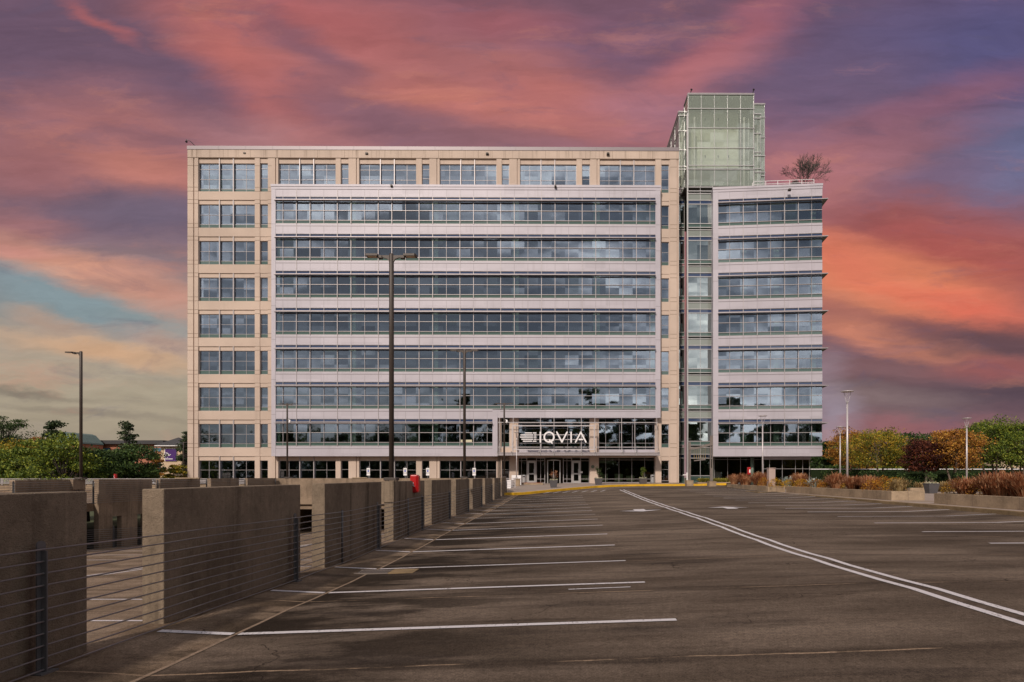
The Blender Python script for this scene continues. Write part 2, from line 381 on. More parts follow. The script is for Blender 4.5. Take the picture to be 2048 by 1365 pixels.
# left bay stripes (two lengths meet at the gutter joint)
for k in range(-1, 20):
    v = 6.83+2.6*k
    if v > 45: break
    e = R.uniform(-.04, .04)
    strip('bay_stripe', [(-4.42, v-.02), (-3.63, v+.0)], .105, lift=.008)
    strip('bay_stripe', [(-3.56, v), (1.2+e, v+R.uniform(-.03, .03))], .105, lift=.008)
for k in range(-5, 16):
    v = 13.9+2.6*k
    if v > 54: break
    strip('bay_stripe', [(9.45+R.uniform(-.05, .05), v), (14.95, v)], .105, lift=.008)
strip('centre_stripe', [(4.50, -20), (4.50, 51)], .11, lift=.008); strip('centre_stripe', [(4.80, -20), (4.80, 51.6)], .11, lift=.008)
strip('bay_stripe', [(.05, 9.0), (.95, 9.03)], .05, lift=.007)
strip('stop_stripe', [(-2.5, 55.2), (8.2, 57.6)], .15, lift=.008)
for k in range(9):
    strip('hatch_stripe', [(-3.2+k*.75, 49.3), (-2.6+k*.75, 51.8)], .10, lift=.008)
def arrow(u, v, s, dv):
    mb = MB(); z = lambda a, b: gz(a, b)+.009
    # stem split at fold lines is not needed: short and slightly lifted
    def q(*ps): mb.face([mb.pt((a, b, max(z(a, b), z(a, b))+.004)) for a, b in ps])
    q((u-.10*s, v-.75), (u+.10*s, v-.75), (u+.10*s, v+.05), (u-.10*s, v+.05)) if dv > 0 else q((u-.10*s, v-.05), (u+.10*s, v-.05), (u+.10*s, v+.75), (u-.10*s, v+.75))
    if dv > 0: q((u-.38*s, v+.05), (u+.38*s, v+.05), (u, v+.85))
    else: q((u+.38*s, v-.05), (u-.38*s, v-.05), (u, v-.85))
    return mb.build('lane_arrow', M['paint'], deck)
arrow(3.2, 26.6, 2.4, -1); arrow(7.2, 27.5, 2.4, 1)
# drain
mb = MB()
dz = gz(-3.5, 11.55)
for i in range(10):
    mb.box(-3.78+i*.055, -3.75+i*.055, 11.36, 11.72, dz-.05, dz+.02)
mb.box(-3.83, -3.2, 11.33, 11.36, dz-.05, dz+.022); mb.box(-3.83, -3.2, 11.72, 11.75, dz-.05, dz+.022)
d = mb.build('drain_grate', M['steel_brown']); tag(d, 'rusty slotted drain grate in the gutter joint', 'drain grate')
mb = MB(); mb.box(-3.82, -3.2, 11.36, 11.72, dz-.05, dz+.008); mb.build('drain_pit', M['black'], d)
mb = MB(); mb.box(-3.2, -2.75, 11.3, 11.78, dz-.02, gz(-2.95, 11.5)+.016); mb.build('drain_collar', M['kerb'], d)
# lower ramp
mb = MB()
mb.quad((-23.3, -20, ramp_z(-20)), (-4.86, -20, ramp_z(-20)), (-4.86, 51, ramp_z(51)), (-23.3, 51, ramp_z(51)))
mb.quad((-23.3, 51, ramp_z(51)), (-4.86, 51, ramp_z(51)), (-4.86, 80, ramp_z(51)), (-23.3, 80, ramp_z(51)))
ramp = mb.build('lower_ramp', M['deck']); tag(ramp, kind='structure')
rzf = lambda u, v: ramp_z(v)
for k in range(18):
    v = 3.3+2.6*k
    strip('bay_stripe', [(-10.4, v), (-5.1, v)], .105, zf=rzf, parent=ramp, vb=[], ub=[])
    strip('bay_stripe', [(-22.7, v), (-17.3, v)], .105, zf=rzf, parent=ramp, vb=[], ub=[])
strip('centre_stripe', [(-14.15, -5), (-14.15, 48)], .11, zf=rzf, parent=ramp, vb=[], ub=[])
strip('centre_stripe', [(-13.85, -5), (-13.85, 48)], .11, zf=rzf, parent=ramp, vb=[], ub=[])
# far deck on the left
mb = MB(); mb.box(-75, -23.3, -20, 59, -.15, .25)
fd = mb.build('far_parking_deck', M['deck']); tag(fd, kind='structure')
for k in range(14):
    v = 24+2.6*k
    strip('bay_stripe', [(-29, v), (-23.8, v)], .105, zf=lambda u, v: .25, parent=fd, vb=[], ub=[])
    strip('bay_stripe', [(-46, v), (-35.5, v)], .105, zf=lambda u, v: .25, parent=fd, vb=[], ub=[])
# terrain + building-side ground slab
mb = MB(); 
for x0, x1, y0, y1 in ((-900,900,80,1500),(-900,900,-500,-42),(-900,-75,-42,80),(90,900,-42,80)):
    mb.quad((x0,y0,-3.6),(x1,y0,-3.6),(x1,y1,-3.6),(x0,y1,-3.6))
mb.quad((-75,-42,-3.6),(90,-42,-3.6),(90,80,-3.6),(-75,80,-3.6))
tr = mb.build('ground', M['terrain']); tag(tr, kind='structure')
mb = MB(); mb.box(-46, -4.87, 50.45, 69.9, -.15, .35)
g2 = mb.build('upper_drive', M['deck']); tag(g2, kind='structure')
# plaza in front of the entrance
mb = MB()
kp = [(-4.86,46.6),(-3.9,47.3),(-2.6,49.2),(-1.0,52.0),(.8,55.0),(3,58.3),(6,60.6),(9,61.6),(16,62.0),(60,62.0)]
top = lambda u, v: gz(min(u, 15), min(v, 61))+.17
bk = [mb.pt((u, 71.0, .76)) for u, v in kp]
fr = [mb.pt((u, v+.45 if i > 1 else v+.3, top(u, v))) for i, (u, v) in enumerate(kp)]
for i in range(len(kp)-1): mb.face([fr[i], fr[i+1], bk[i+1], bk[i]])
pz = mb.build('entrance_plaza', M['paving']); tag(pz, kind='structure')
mb = MB()
for (u0, v0), (u1, v1) in zip(kp[:9], kp[1:9]):
    n = 2
    for a, b in ((0,.5),(.5,1)):
        p = (u0+(u1-u0)*a, v0+(v1-v0)*a); q = (u0+(u1-u0)*b, v0+(v1-v0)*b)
        zp, zq = top(*p)+.005, top(*q)+.005
        mb.quad((p[0], p[1]-.03, zp-.20), (q[0], q[1]-.03, zq-.20), (q[0], q[1], zq), (p[0], p[1], zp))
        mb.quad((p[0], p[1], zp), (q[0], q[1], zq), (q[0], q[1]+.95, zq+.012), (p[0], p[1]+.95, zp+.012))
yk = mb.build('yellow_kerb', M['yellow']); tag(yk, kind='structure')
# planted island on the right: kerb top ground
mb = MB(); mb.box(15.15, 90, -10, 56.4, -.3, .415)
isl = mb.build('island_paving', M['paving']); tag(isl, kind='structure')
mb = MB(); mb.box(60, 95, 60, 140, -3, .6); mb.box(27.5, 60, 66.5, 140, -3, .72)
gr = mb.build('right_lawn', M['terrain']); tag(gr, kind='structure')
kerb = MB()
kerb.box(15.0, 15.15, 29.2, 44.2, -.1, .42); kerb.box(15.15, 18.5, 28.8, 29.2, -.1, .42)
kerb.box(15.0, 15.15, 26.65, 29.2, -.1, .419); kerb.box(15.0, 15.15, -8, 26.5, -.1, .42); kerb.box(15.0, 18, 26.5, 26.65, -.1, .42)
kerb.box(13.8, 15.0, 44.2, 44.4, -.1, .44); kerb.box(13.65, 13.8, 44.2, 54.2, -.1, .46)
kerb.box(9.9, 13.8, 54.2, 54.4, .1, .50); kerb.box(9.9, 13.8, 56.2, 56.4, .1, .50)
kb = kerb.build('kerb', M['kerb'], bevel=.02); tag(kb, kind='structure')
mb = MB(); mb.box(13.8, 15.15, 44.4, 56.2, .1, .43); mb.box(9.9, 13.8, 54.4, 56.2, .1, .43)
a = mb.build('island_tip', M['paving']); tag(a, kind='structure')
mb = MB()
n = 8
arc = [(9.9-1.6*math.sin(math.pi*i/n), 55.3-1.1*math.cos(math.pi*i/n)) for i in range(n+1)]
a0 = [mb.pt((p[0], p[1], .15)) for p in arc]; a1 = [mb.pt((p[0], p[1], .505)) for p in arc]
for i in range(n): mb.face([a0[i], a1[i], a1[i+1], a0[i+1]])
mb.face(a1[::-1]); yn = mb.build('yellow_kerb_nose', M['yellow']); tag(yn, kind='structure')

# ------------------------------------------------------------------ parapet walls
wn = 0
for k in range(-1, 9):
    v0 = 7.12+4.77*k; v1 = v0+3.68
    if k == -1: v0, v1 = .8, 5.98
    if k == 8: v1 = 48.6
    o_ = ['nearest the camera, cut by the photo edge', 'second from the camera', 'third from the camera', 'fourth, under the tall dark light pole and behind the red cabinet', 'fifth from the camera', 'sixth from the camera', 'seventh from the camera, under the middle dark light pole', 'eighth from the camera', 'ninth from the camera', 'last one, ending at the yellow kerb']
    mb = MB(); zb = -4.0
    mb.box(-4.82, -4.57, v0, v1, -1.0, 1.45)
    o = mb.build('parapet_wall', M['concrete'], bevel=.012)
    tag(o, 'stained brown concrete parapet panel beside the parking bays, '+o_[k+1], 'parapet wall', 'near row of concrete parapet panels')
    # thin sill joint
    if k in (2,):
        mb = MB(); mb.box(-4.95, -4.55, v0-.03, v0+.42, .9, 1.452); mb.build('pilaster', M['concrete'], o)
second = [(21.4,25.1),(26.2,29.8),(30.9,34.9),(35.6,39.5),(40.7,44.2),(45.4,49.9)]
names2 = ['left of the left light pole, partly hidden', 'carrying the lone single-armed light pole', 'tall one with doorways and a red box on top', 'right of the curved pipe gap', 'fourth along, right of a slatted gap', 'last, joining the cross wall']
for i, (v0, v1) in enumerate(second):
    mb = MB()
    if i == 2:
        mb.box(-23.3, -23.05, v0, v1, -.48, 1.42)
        for a, b in ((30.9,31.85),(32.5,33.7),(34.3,34.9)): mb.box(-23.3, -23.05, a, b, -3.4, -.48)
    else: mb.box(-23.3, -23.05, v0, v1, -.45, 1.42)
    o = mb.build('parapet_wall', M['concrete2'], bevel=.012)
    tag(o, 'tan concrete parapet panel across the ramp, '+names2[i], 'parapet wall', 'far row of concrete parapet panels')
    if i == 1:
        mb = MB(); mb.box(-23.45, -22.9, 29.1, 29.85, .95, 1.424); mb.box(-23.3, -23.0, 29.6, 29.95, -3.5, .95); mb.build('pilaster', M['concrete2'], o)
mb = MB(); mb.box(-24.9, -4.86, 50.2, 50.45, -.7, 1.40); mb.box(-24.9, -4.86, 50.45, 50.8, -1.1, -.72)
o = mb.build('cross_wall', M['concrete2'], bevel=.01); tag(o, 'long ribbed tan concrete wall crossing behind the ramp below the building windows', 'concrete wall')
mb = MB(); mb.box(-24.9, -4.86, 62, 62.3, -3.6, -.2); mb.box(-23.5,-23.2,50.8,62,-3.6,-.2)
o = mb.build('garage_wall', M['concrete2']); tag(o, kind='structure')
mb = MB(); mb.box(-4.86, -4.75, 48.6, 50.45, -.5, 1.42); o = mb.build('end_wall', M['concrete']); tag(o, 'short concrete wall end behind the yellow kerb corner', 'concrete wall')
# loose precast slab caps lying on the walls
for (x, y, w, lb) in ((-25.0, 38.5, 1.5, 'flat pale slab lying on the parapet left of the light pole'),(-16.5, 50.3, 1.2,'flat pale slab on the cross wall, left of the tall pole')):
    mb = MB(); mb.box(x-w/2, x+w/2, y-.15, y+.15, 1.40, 1.47); o = mb.build('cap_slab', M['planter'], bevel=.01)
    if y < 45: o.location = (1.8, 0, .02)
    tag(o, lb, 'slab')
# cable barrier
def cable_rail(name, label, x, posts, zf, v0, v1, n, extra=(), sub=6, r=.008, h=1.12):
    t = thing(name, label, 'cable railing', (x, v0, zf(v0)))
    for v in posts:
        mb = MB(); z = zf(v); mb.box(x-.006, x+.006, v-.045, v+.045, z-.02, z+h-.03)
        prof = [(v+.045*math.cos(a), z+h-.03+.035*math.sin(a)) for a in [math.pi*i/8 for i in range(9)]]
        mb.T = None
        ia = [mb.pt((x-.006, p[0], p[1])) for p in prof]; ib = [mb.pt((x+.006, p[0], p[1])) for p in prof]
        mb.face(ia); mb.face(ib[::-1])
        for i in range(8): mb.face([ia[i], ib[i], ib[i+1], ia[i+1]])
        mb.box(x+.006, x+.055, v-.006, v+.006, z-.02, z+h-.08)
        mb.box(x-.05, x+.08, v-.09, v+.09, z-.01, z+.012)
        mb.build('post', M['galv'], t)
    for v in extra:
        mb = MB(); z = zf(v); mb.tube([(x-.02, v, z-.02), (x-.02, v, z+h-.05)], .02, 8); mb.build('pipe_post', M['galv'], t, smooth=True)
    for i in range(n):
        mb = MB(); pts = []
        vv = sorted([v0]+list(posts)+[v1])
        for a, b in zip(vv, vv[1:]):
            for q in range(sub):
                s = q/sub; v = a+(b-a)*s; pts.append((x+.03, v, zf(v)+.028+i*.1025-.010*math.sin(math.pi*s)*(1 if i % 3 else .4)))
        pts.append((x+.03, v1, zf(v1)+.028+i*.1025)); mb.tube(pts, r, 5); mb.build('cable', M['cable'], t, smooth=True)
    return t
zw = lambda v: gz(-4.45, v)
cable_rail('cable_railing', 'grey steel cable barrier with eleven strands in front of the near parapet panels', -4.47, [.6,5.33,10.35,14.9,19.5,24.1,28.8,33.4,38.1,42.8,47.3], zw, -1, 48.4, 11, (12.6, 17.9))
cable_rail('cable_railing', 'thin cable barrier across the ramp in front of the far tan parapet panels', -22.95, [26,30.4,35.2,40,44.8,49.5], lambda v: .25, 20, 50, 11, sub=1, r=.009)
cable_rail('cable_railing', 'low cable barrier at the foot of the doorway wall on the lower ramp', -22.9, [28,31.7,35.5], lambda v: ramp_z(v), 24, 36, 10, sub=1, r=.01)
# white slatted railings at the far edge
def slat_rail(label, x0, x1, y, z0, z1, n=4, name='metal_railing', post=2.4):
    t = thing(name, label, 'railing', (x0, y, z0))
    for i in range(n):
        mb = MB(); z = z0+.12+(z1-z0-.16)*i/(n-1); mb.box(x0, x1, y-.015, y+.015, z-.022, z+.022); mb.build('rail', M['silver_lamp'], t)
    k = int((x1-x0)/post)+1
    for i in range(k+1):
        xx = x0+(x1-x0)*i/k; mb = MB(); mb.box(xx-.04, xx+.04, y+.016, y+.08, z0, z1); mb.build('post', M['silver_lamp'], t)
    return t
slat_rail('pale slatted metal railing at the far left edge of the parking deck', -60, -25.2, 58, .75, 1.36, 5, post=4)
slat_rail('small slatted railing peeking out beside the end of the near parapet', -6.2, -4.2, 52.5, .6, 1.42, 6)
mb = MB(); mb.box(-60, -25.2, 58.1, 58.3, .25, .8); o = mb.build('low_wall', M['planter']); tag(o, 'low pale wall under the far left slatted railing', 'low wall')
# bike loop
mb = MB(); mb.tube([(-23.2, 35.05, .9)]+[(-23.2, 35.25+.2*math.cos(math.pi-math.pi*i/8), 1.15+.2*math.sin(math.pi*i/8)) for i in range(9)]+[(-23.2, 35.45, .9)], .025, 8)
o = mb.build('pipe_hoop', M['steel'], smooth=True); tag(o, 'curved grey pipe hoop in the gap between the far tan panels', 'pipe hoop')

# red cabinets
def red_cabinet(label, loc, s=1.0, rot=0):
    t = thing('extinguisher_cabinet', label, 'extinguisher box', loc)
    x, y, z = loc
    mb = MB(); mb.box(x-.12*s, x+.10*s, y-.15*s, y+.15*s, z-.27*s, z+.27*s); mb.build('cabinet_body', M['red'], t, bevel=.03*s)
    mb = MB(); mb.box(x+.10*s, x+.125*s, y-.12*s, y+.12*s, z-.24*s, z+.24*s); mb.box(x-.09*s, x+.07*s, y-.17*s, y-.15*s, z-.24*s, z+.24*s); mb.build('door', M['red'], t, bevel=.008)
    mb = MB(); mb.tube([(x+.02, y-.172*s, z-.08), (x-.02, y-.195*s, z-.05), (x-.01, y-.195*s, z+.04)], .01, 6); mb.build('latch', M['white'], t)
    t.rotation_euler.z = rot
    return t
D = 18.9
red_cabinet('tall red fire extinguisher cabinet hung on the near concrete parapet', (X(827, D)+.05, D, Z(968, D)))
red_cabinet('small red fire box on top of the tall tan parapet, far left', (X(231, 33), 33, Z(953, 33)), .45)

# ------------------------------------------------------------------ parking lot lights
def lot_light(label, x, y, base, top, arms=(1,-1), cam=False, group='dark parking deck light poles', s=1.0):
    t = thing('parking_light', label, 'light pole', (x, y, base), group)
    mb = MB(); mb.tube([(x, y, base+.02), (x, y, top-.03), (x, y, top)], [.068*s, .064*s, .05*s], 14); mb.build('pole', M['bronze'], t, smooth=True)
    mb = MB(); mb.box(x-.17, x+.17, y-.17, y+.17, base+.02, base+.10); mb.build('base_cover', M['bronze'], t, bevel=.01)
    mb = MB()
    for a in (-.12, .12):
        for b in (-.12, .12): mb.tube([(x+a, y+b, base-.03), (x+a, y+b, base+.03)], .016, 6)
    mb.build('anchor_bolt', M['galv'], t)
    for sgn in arms:
        mb = MB()
        arc = [(x+sgn*.05, top-.24), (x+sgn*.10, top-.15), (x+sgn*.2, top-.115), (x+sgn*.25, top-.11), (x+sgn*.25, top-.05), (x+sgn*.05, top-.05)]
        if sgn < 0: arc = arc[::-1]
        mb.prism(arc[::-1], y-.03, y+.03); am = mb.build('arm', M['bronze'], t)
        hd = MB(); hx = x+sgn*.25
        hd.box(hx, hx+sgn*.11, y-.07, y+.07, top-.13, top-.06)
        z0 = top-.045
        pts = [(hx+sgn*.10, -.14), (hx+sgn*.40, -.15), (hx+sgn*.43, -.1), (hx+sgn*.43, .1), (hx+sgn*.40, .15), (hx+sgn*.10, .14)]
        lo = [hd.pt((p, y+q, z0-.035+.10*q)) for p, q in pts]; hi = [hd.pt((p, y+q, z0+.02+.10*q)) for p, q in pts]
        if sgn > 0: hd.face(lo[::-1]); hd.face(hi)
        else: hd.face(lo); hd.face(hi[::-1])
        for i in range(6):
            q = [lo[i], lo[(i+1)%6], hi[(i+1)%6], hi[i]]; hd.face(q if sgn > 0 else q[::-1])
        ho = hd.build('lamp_head', M['bronze'], t)
        le = MB(); a0, a1 = hx+sgn*.15, hx+sgn*.38
        le.quad((a0, y-.11, z0-.05), (a1, y-.11, z0-.05), (a1, y+.11, z0-.028), (a0, y+.11, z0-.028)); le.build('lens', M['lens'], ho)
        # small driver box fins
    if cam:
        mb = MB(); zc = Z(843, y); mb.tube([(x, y, zc+.12), (x+.2, y, zc+.12)], .02, 6)
        mb.lathe((x+.2, y, zc-.12), [(.02,-.05),(.08,0),(.09,.1),(.07,.2),(.02,.24)], 10); mb.build('dome_camera', M['white'], t, smooth=True)
    return t
lot_light('tall dark double-headed light pole on the near parapet, largest and closest', X(783, 16.95), 16.95, 1.45, Z(508, 16.95))
lot_light('dark double-headed light pole in the middle distance, left of the entrance', X(929, 29.9), 29.9, 1.45, Z(699, 29.9))
lot_light('short dark light pole with a white dome camera, just left of the sign', X(1008.5, 48.6), 48.6, 1.45, Z(806, 48.6), cam=True)
lot_light('small dark double light pole with dome camera in front of the left windows', X(574.5, 50.3), 50.3, 1.40, Z(807, 50.3), cam=True)
lot_light('lone single-armed dark light pole at the far left against the sky', X(162, 29.6), 29.6, 1.43, Z(703, 29.6), arms=(-1,))
lot_light('thin distant light pole between the purple sign and the building', X(367, 92), 92, -.5, Z(884, 92), arms=(1,), group=None)
# silver plaza lamps
def plaza_lamp(label, px, D, ptop, zb, disc, group='silver disc lamps of the plaza', tk=1.0):
    x = X(px, D); top = Z(ptop, D); t = thing('plaza_lamp', label, 'street lamp', (x, D, zb), group)
    mb = MB(); mb.tube([(x, D, zb), (x, D, top-.85)], [.068*tk, .055*tk], 10); mb.build('pole', M['silver_lamp'], t, smooth=True)
    mb = MB(); mb.lathe((x, D, zb), [(.13,0),(.13,.04),(.08,.08)], 12); mb.build('base_plate', M['silver_lamp'], t)
    for a in (0, 2.1, 4.2):
        mb = MB(); mb.tube([(x, D, top-.86), (x+.06*math.cos(a), D+.06*math.sin(a), top-.70), (x+disc*.62*math.cos(a), D+disc*.62*math.sin(a), top-.04)], .017*max(tk, 1), 6); mb.build('support_arm', M['silver_lamp'], t)
    mb = MB(); mb.lathe((x, D, top-.05), [(disc*.2,-.03),(disc*.9,-.01),(disc,.015),(disc*.9,.045),(disc*.3,.06)], 20); mb.build('disc_shade', M['silver_lamp'], t, smooth=True)
    mb = MB(); mb.lathe((x, D, top-.72), [(.05,-.03),(.065,0),(.05,.07)], 10); mb.build('lamp_housing', M['steel'], t)
plaza_lamp('tallest silver disc lamp in the middle planter right of the building', 1694.5, 39, 782.5, .6, .39)
plaza_lamp('slim silver disc lamp just left of the tallest one', 1680.3, 58, 853.5, .6, .37)
plaza_lamp('silver disc lamp among the trees at the right edge', 1933.5, 50, 836.5, .6, .35)
plaza_lamp('silver disc lamp in front of the right wing windows', 1525.2, 55, 831.5, .6, .39)
plaza_lamp('thin silver lamp on a stone block, left of the entrance doors', 1033.2, 62, 864.5, 1.35, .26, tk=.7)

# ------------------------------------------------------------------ THE OFFICE BUILDING (root-local: y=0 is the main facade)
D0 = 70.1
bd = thing('office_building', 'beige and grey nine storey office block with ribbon windows and glass stair tower', 'office building', (0, D0, 0), org=(0,0,0))
bd.rotation_euler.z = .0066
def bx(px, y=0): return (px-PX)*(D0+y)/F
def bz(py, y=0): return EYE+(PY-py)*(D0+y)/F
WL = [399,558,719,879.5,1040,1199.5]; WR = [511.5,672.3,832.7,993,1153,1311]
NL = [521.5,682.3,844,1003.5,1164,1323]; NR = [537.5,698,859,1018.5,1180,1338.5]
FT = [328]+[410+73.07*j for j in range(8)]      # window tops: storey 0 (top) .. 8 ground
def wb(j): return 385 if j == 0 else (962.5 if j == 8 else FT[j]+47.4)
FT[8] = 921.5
GR = .5
wall = MB(); jn = MB()
ZT = bz(302)
def pier(a, b, z0, z1, y=0): wall.box(bx(a), bx(b), y, .55, z0, z1)
zg = .35
# storeys fully built: left bay (0) and right narrow strip; top and ground storeys for all bays
pier(378, 389.3, zg, bz(318)); pier(389.3, 391.8, zg, bz(318), .12); pier(391.8, 399, zg, bz(318))
pier(511.5, 521.5, zg, bz(318)); pier(537.5, 552, zg, bz(318))
pier(1340.6, 1354, zg, bz(318)); pier(1354, 1355.5, zg, bz(318), .1); pier(1355.5, 1358, zg, bz(318)); pier(1311, 1323, zg, bz(318)); pier(1338.5, 1340.6, zg, bz(318), .06)
for k in range(1, 6):      # top storey piers of bays 1..5
    for z0, z1 in ((bz(385), bz(318)), (zg, bz(906))):
        if k == 1: pier(552, 554, z0, z1, .12); pier(554, 558, z0, z1)
        else:
            a = NR[k-1]; c = WL[k]
            lob = z1 < 10 and k >= 4
            if not lob:
                pier(a, c-6, z0, z1); pier(c-6, c-4.5, z0, z1, .12); pier(c-4.5, c, z0, z1)
        if k < 5 and not (z1 < 10 and k >= 4): pier(WR[k], NL[k], z0, z1)
# parapet band
wall.box(bx(378), bx(1358), -.02, .55, bz(318), bz(302))
# head panels and spandrels
for j in range(9):
    top = bz(FT[j]); hp = 10 if j == 0 else 8.3
    bays = range(6) if j in (0, 8) else (0,)
    for k in bays:
        if j == 8 and k in (4, 5): continue
        wall.box(bx(WL[k]), bx(WR[k]), .16, .55, top, bz(FT[j]-hp))
        if k < 5 or j == 0: wall.box(bx(NL[k]), bx(NR[k]), .10, .55, top, bz(FT[j]-hp))
    if j not in (0,): wall.box(bx(NL[5]), bx(NR[5]), .10, .55, top, bz(FT[j]-hp))
    if j < 8:
        lo = bz(FT[j+1]-8.3); hi = bz(wb(j))
        wall.box(bx(WL[0]), bx(WR[0]), .05, .55, lo, hi); wall.box(bx(NL[0]), bx(NR[0]), .05, .55, lo, hi); wall.box(bx(NL[5]), bx(NR[5]), .05, .55, lo, hi)
        for px0, px1 in ((378,389.3),(391.8,399),(511.5,521.5),(537.5,545),(1340.6,1354)):
            for zz in (lo, hi+.0, bz(FT[j]-.5) if j else bz(FT[0]+6), bz(wb(j)-8)):
                jn.box(bx(px0), bx(px1), -.004, .02, zz-.022, zz+.022)
for px0, px1 in ((378,1358),): jn.box(bx(px0), bx(px1), -.026, .0, bz(318)-.02, bz(318)+.03)
x = 396
while x < 1355:
    jn.box(bx(x)-.012, bx(x)+.012, -.026, .0, bz(318), bz(302)); x += 27 if int(x) % 2 else 26.6
# entrance-side piers and beams (bays 4,5)
pier(1019, 1036.5, zg, bz(836)); pier(1179.5, 1197.5, zg, bz(836)); pier(995, 1002.5, zg, bz(836))
wall.box(bx(1002.5), bx(1019), .1, .55, bz(921), bz(894))
wall.box(bx(1036.5), bx(1179.5), .1, .55, bz(915), bz(906)); wall.box(bx(1197.5), bx(1311), .1, .55, bz(915), bz(906))
# body: side, back
wall.box(bx(378), bx(378)+.5, .55, 26, -1, bz(302)); wall.box(bx(1358)-.5, bx(1358), .55, 26, -1, bz(302)); wall.box(bx(378)+.5, bx(1358)-.5, 25.5, 26, -1, bz(302))
wall.build('wall', M['precast'], bd)
jn.build('panel_joint', M['precast_groove'], bd)
mb = MB(); mb.box(bx(378)-.03, bx(1358)+.03, -.07, .62, bz(302), bz(295)); 
cp = mb.build('coping', M['coping'], bd)
mb = MB()
x = 440
while x < 1350: mb.box(bx(x)-.012, bx(x)+.012, -.075, -.06, bz(302), bz(295)); x += 53.8
mb.build('coping_joint', M['metal_dark'], cp)
mb = MB(); mb.box(bx(378)+.5, bx(1358)-.5, .55, 25.5, bz(302)-.9, bz(302)-.6); mb.build('roof', M['coping'], bd)
# interior slabs, back wall, columns
mb = MB()
for j in range(8):
    z1 = bz(wb(j)+3); z0 = bz(FT[j+1]-5); mb.box(bx(378)+.5, bx(1358)-.5, .56, 12, z0+.15, z1-.1)
mb.build('floor_slab', M['slab'], bd)
mb = MB(); mb.box(bx(378)+.5, bx(1358)-.5, 7.0, 7.2, .7, bz(302)-1)
for xx in (470, 590, 655, 765, 930, 985, 1090, 1250, 1290):   # cross partitions
    mb.box(bx(xx), bx(xx)+.12, 2.5, 7.0, 5, bz(302)-1)
mb.build('interior_wall', M['interior'], bd)
mb = MB()
for xx in (709, 872, 1032, 1193): mb.box(bx(xx-6), bx(xx+6), -.5, .1, bz(908) if xx < 985 else bz(833), bz(383))
mb.box(bx(556), bx(566), -.5, .1, bz(908), bz(383)); mb.box(bx(1300), bx(1308), -.5, .1, bz(833), bz(383))
mb.build('interior_column', M['intcol'], bd)
# blinds/curtains behind the top left window and furniture silhouettes
mb = MB()
x = 404.0
while x < 466:
    mb.box(bx(x), bx(x+1.2), .75, .78, bz(384), bz(345+R.uniform(-4, 4))); x += 2.2
mb.build('curtain', M['intcol'], bd)
mb = MB(); mb.box(bx(479), bx(497), .9, 1.0, bz(380), bz(346)); mb.build('office_door', pbr('door_wood', (.30,.17,.09)), bd)
mb = MB()
for j in range(1, 8):
    for q in range(26):
        xx = R.uniform(405, 1300); w = R.uniform(2, 9); h = R.uniform(1.5, 5)
        mb.box(bx(xx), bx(xx+w), .9+R.random(), 1.9+R.random(), bz(wb(j)-3), bz(wb(j)-4-h))
mb.build('office_furniture', M['intcol'], bd)
# punched windows
def window(x0, x1, z0, z1, y, vm=(), hm=(), deep=(), green=None, fr=.05, name='window', parent=bd, gl='glass', label=None):
    g = MB(); g.box(x0+.02, x1-.02, y+.02, y+.05, z0 if green is None else green, z1-.02); o = g.build(name, M[gl], parent)
    if label: o['label'] = label
    f = MB(); t = fr/2
    for xx in (x0, x1-fr): f.box(xx, xx+fr, y-.02, y+.06, z0, z1)
    for zz in (z0, z1-fr): f.box(x0+fr, x1-fr, y-.02, y+.06, zz, zz+fr)
    for xx in vm: f.box(xx-t*.55, xx+t*.55, y-.022, y+.055, z0+fr, z1-fr)
    for zz in hm: f.box(x0+fr, x1-fr, y-.025, y+.054, zz-t*.6, zz+t*.6)
    for xx in deep: f.box(xx-.04, xx+.04, y-.24, y+.0, z0, z1+.5 if name == 'window' else z1)
    f.build('window_frame', M['mullion'], o)
    if green is not None:
        s = MB(); s.box(x0+fr, x1-fr, y+.0, y+.015, z0+fr, green); s.build('spandrel_pane', M['green_glass'], o)
    return o
def wide(k, j):
    l, r = WL[k], WR[k]; a = bx(l); b = bx(r); w = b-a; z1 = bz(FT[j]); z0 = bz(wb(j))
    d1 = a+w*.37; d2 = a+w*.615
    if j == 0: hm = (bz(339.5), bz(359.5), bz(378.5)); gr_ = bz(378.5)
    elif j == 8: hm = (bz(940.5),); gr_ = None
    else: hm = (bz(FT[j]+20.5), bz(FT[j]+39.5)); gr_ = bz(FT[j]+39.5)
    window(a, b, z0, z1, .30, (a+w*.17, d1, d2, a+w*.83), hm, (d1, d2), gr_)
def narrow(k, j):
    a = bx(NL[k]); b = bx(NR[k]); z1 = bz(FT[j]); z0 = bz(wb(j))
    if j == 0: hm = (bz(338), bz(357), bz(377)); gr_ = bz(377)
    elif j == 8: hm = (bz(939.5),); gr_ = None
    else: hm = (bz(FT[j]+20.5), bz(FT[j]+39.5)); gr_ = bz(FT[j]+39.5)
    window(a, b, z0, z1, .26, (), hm, (), gr_)
for j in range(9):
    wide(0, j); narrow(0, j); narrow(5, j)
for k in range(1, 6):
    wide(k, 0)
    if k < 5: narrow(k, 0)
for k in (1, 2, 3): wide(k, 8); 
for k in (1, 2): narrow(k, 8)
narrow(3, 8)
window(bx(1002.5), bx(1019), bz(894), bz(848), .3, (), (bz(866.5), bz(885.5)), (), bz(885.5))
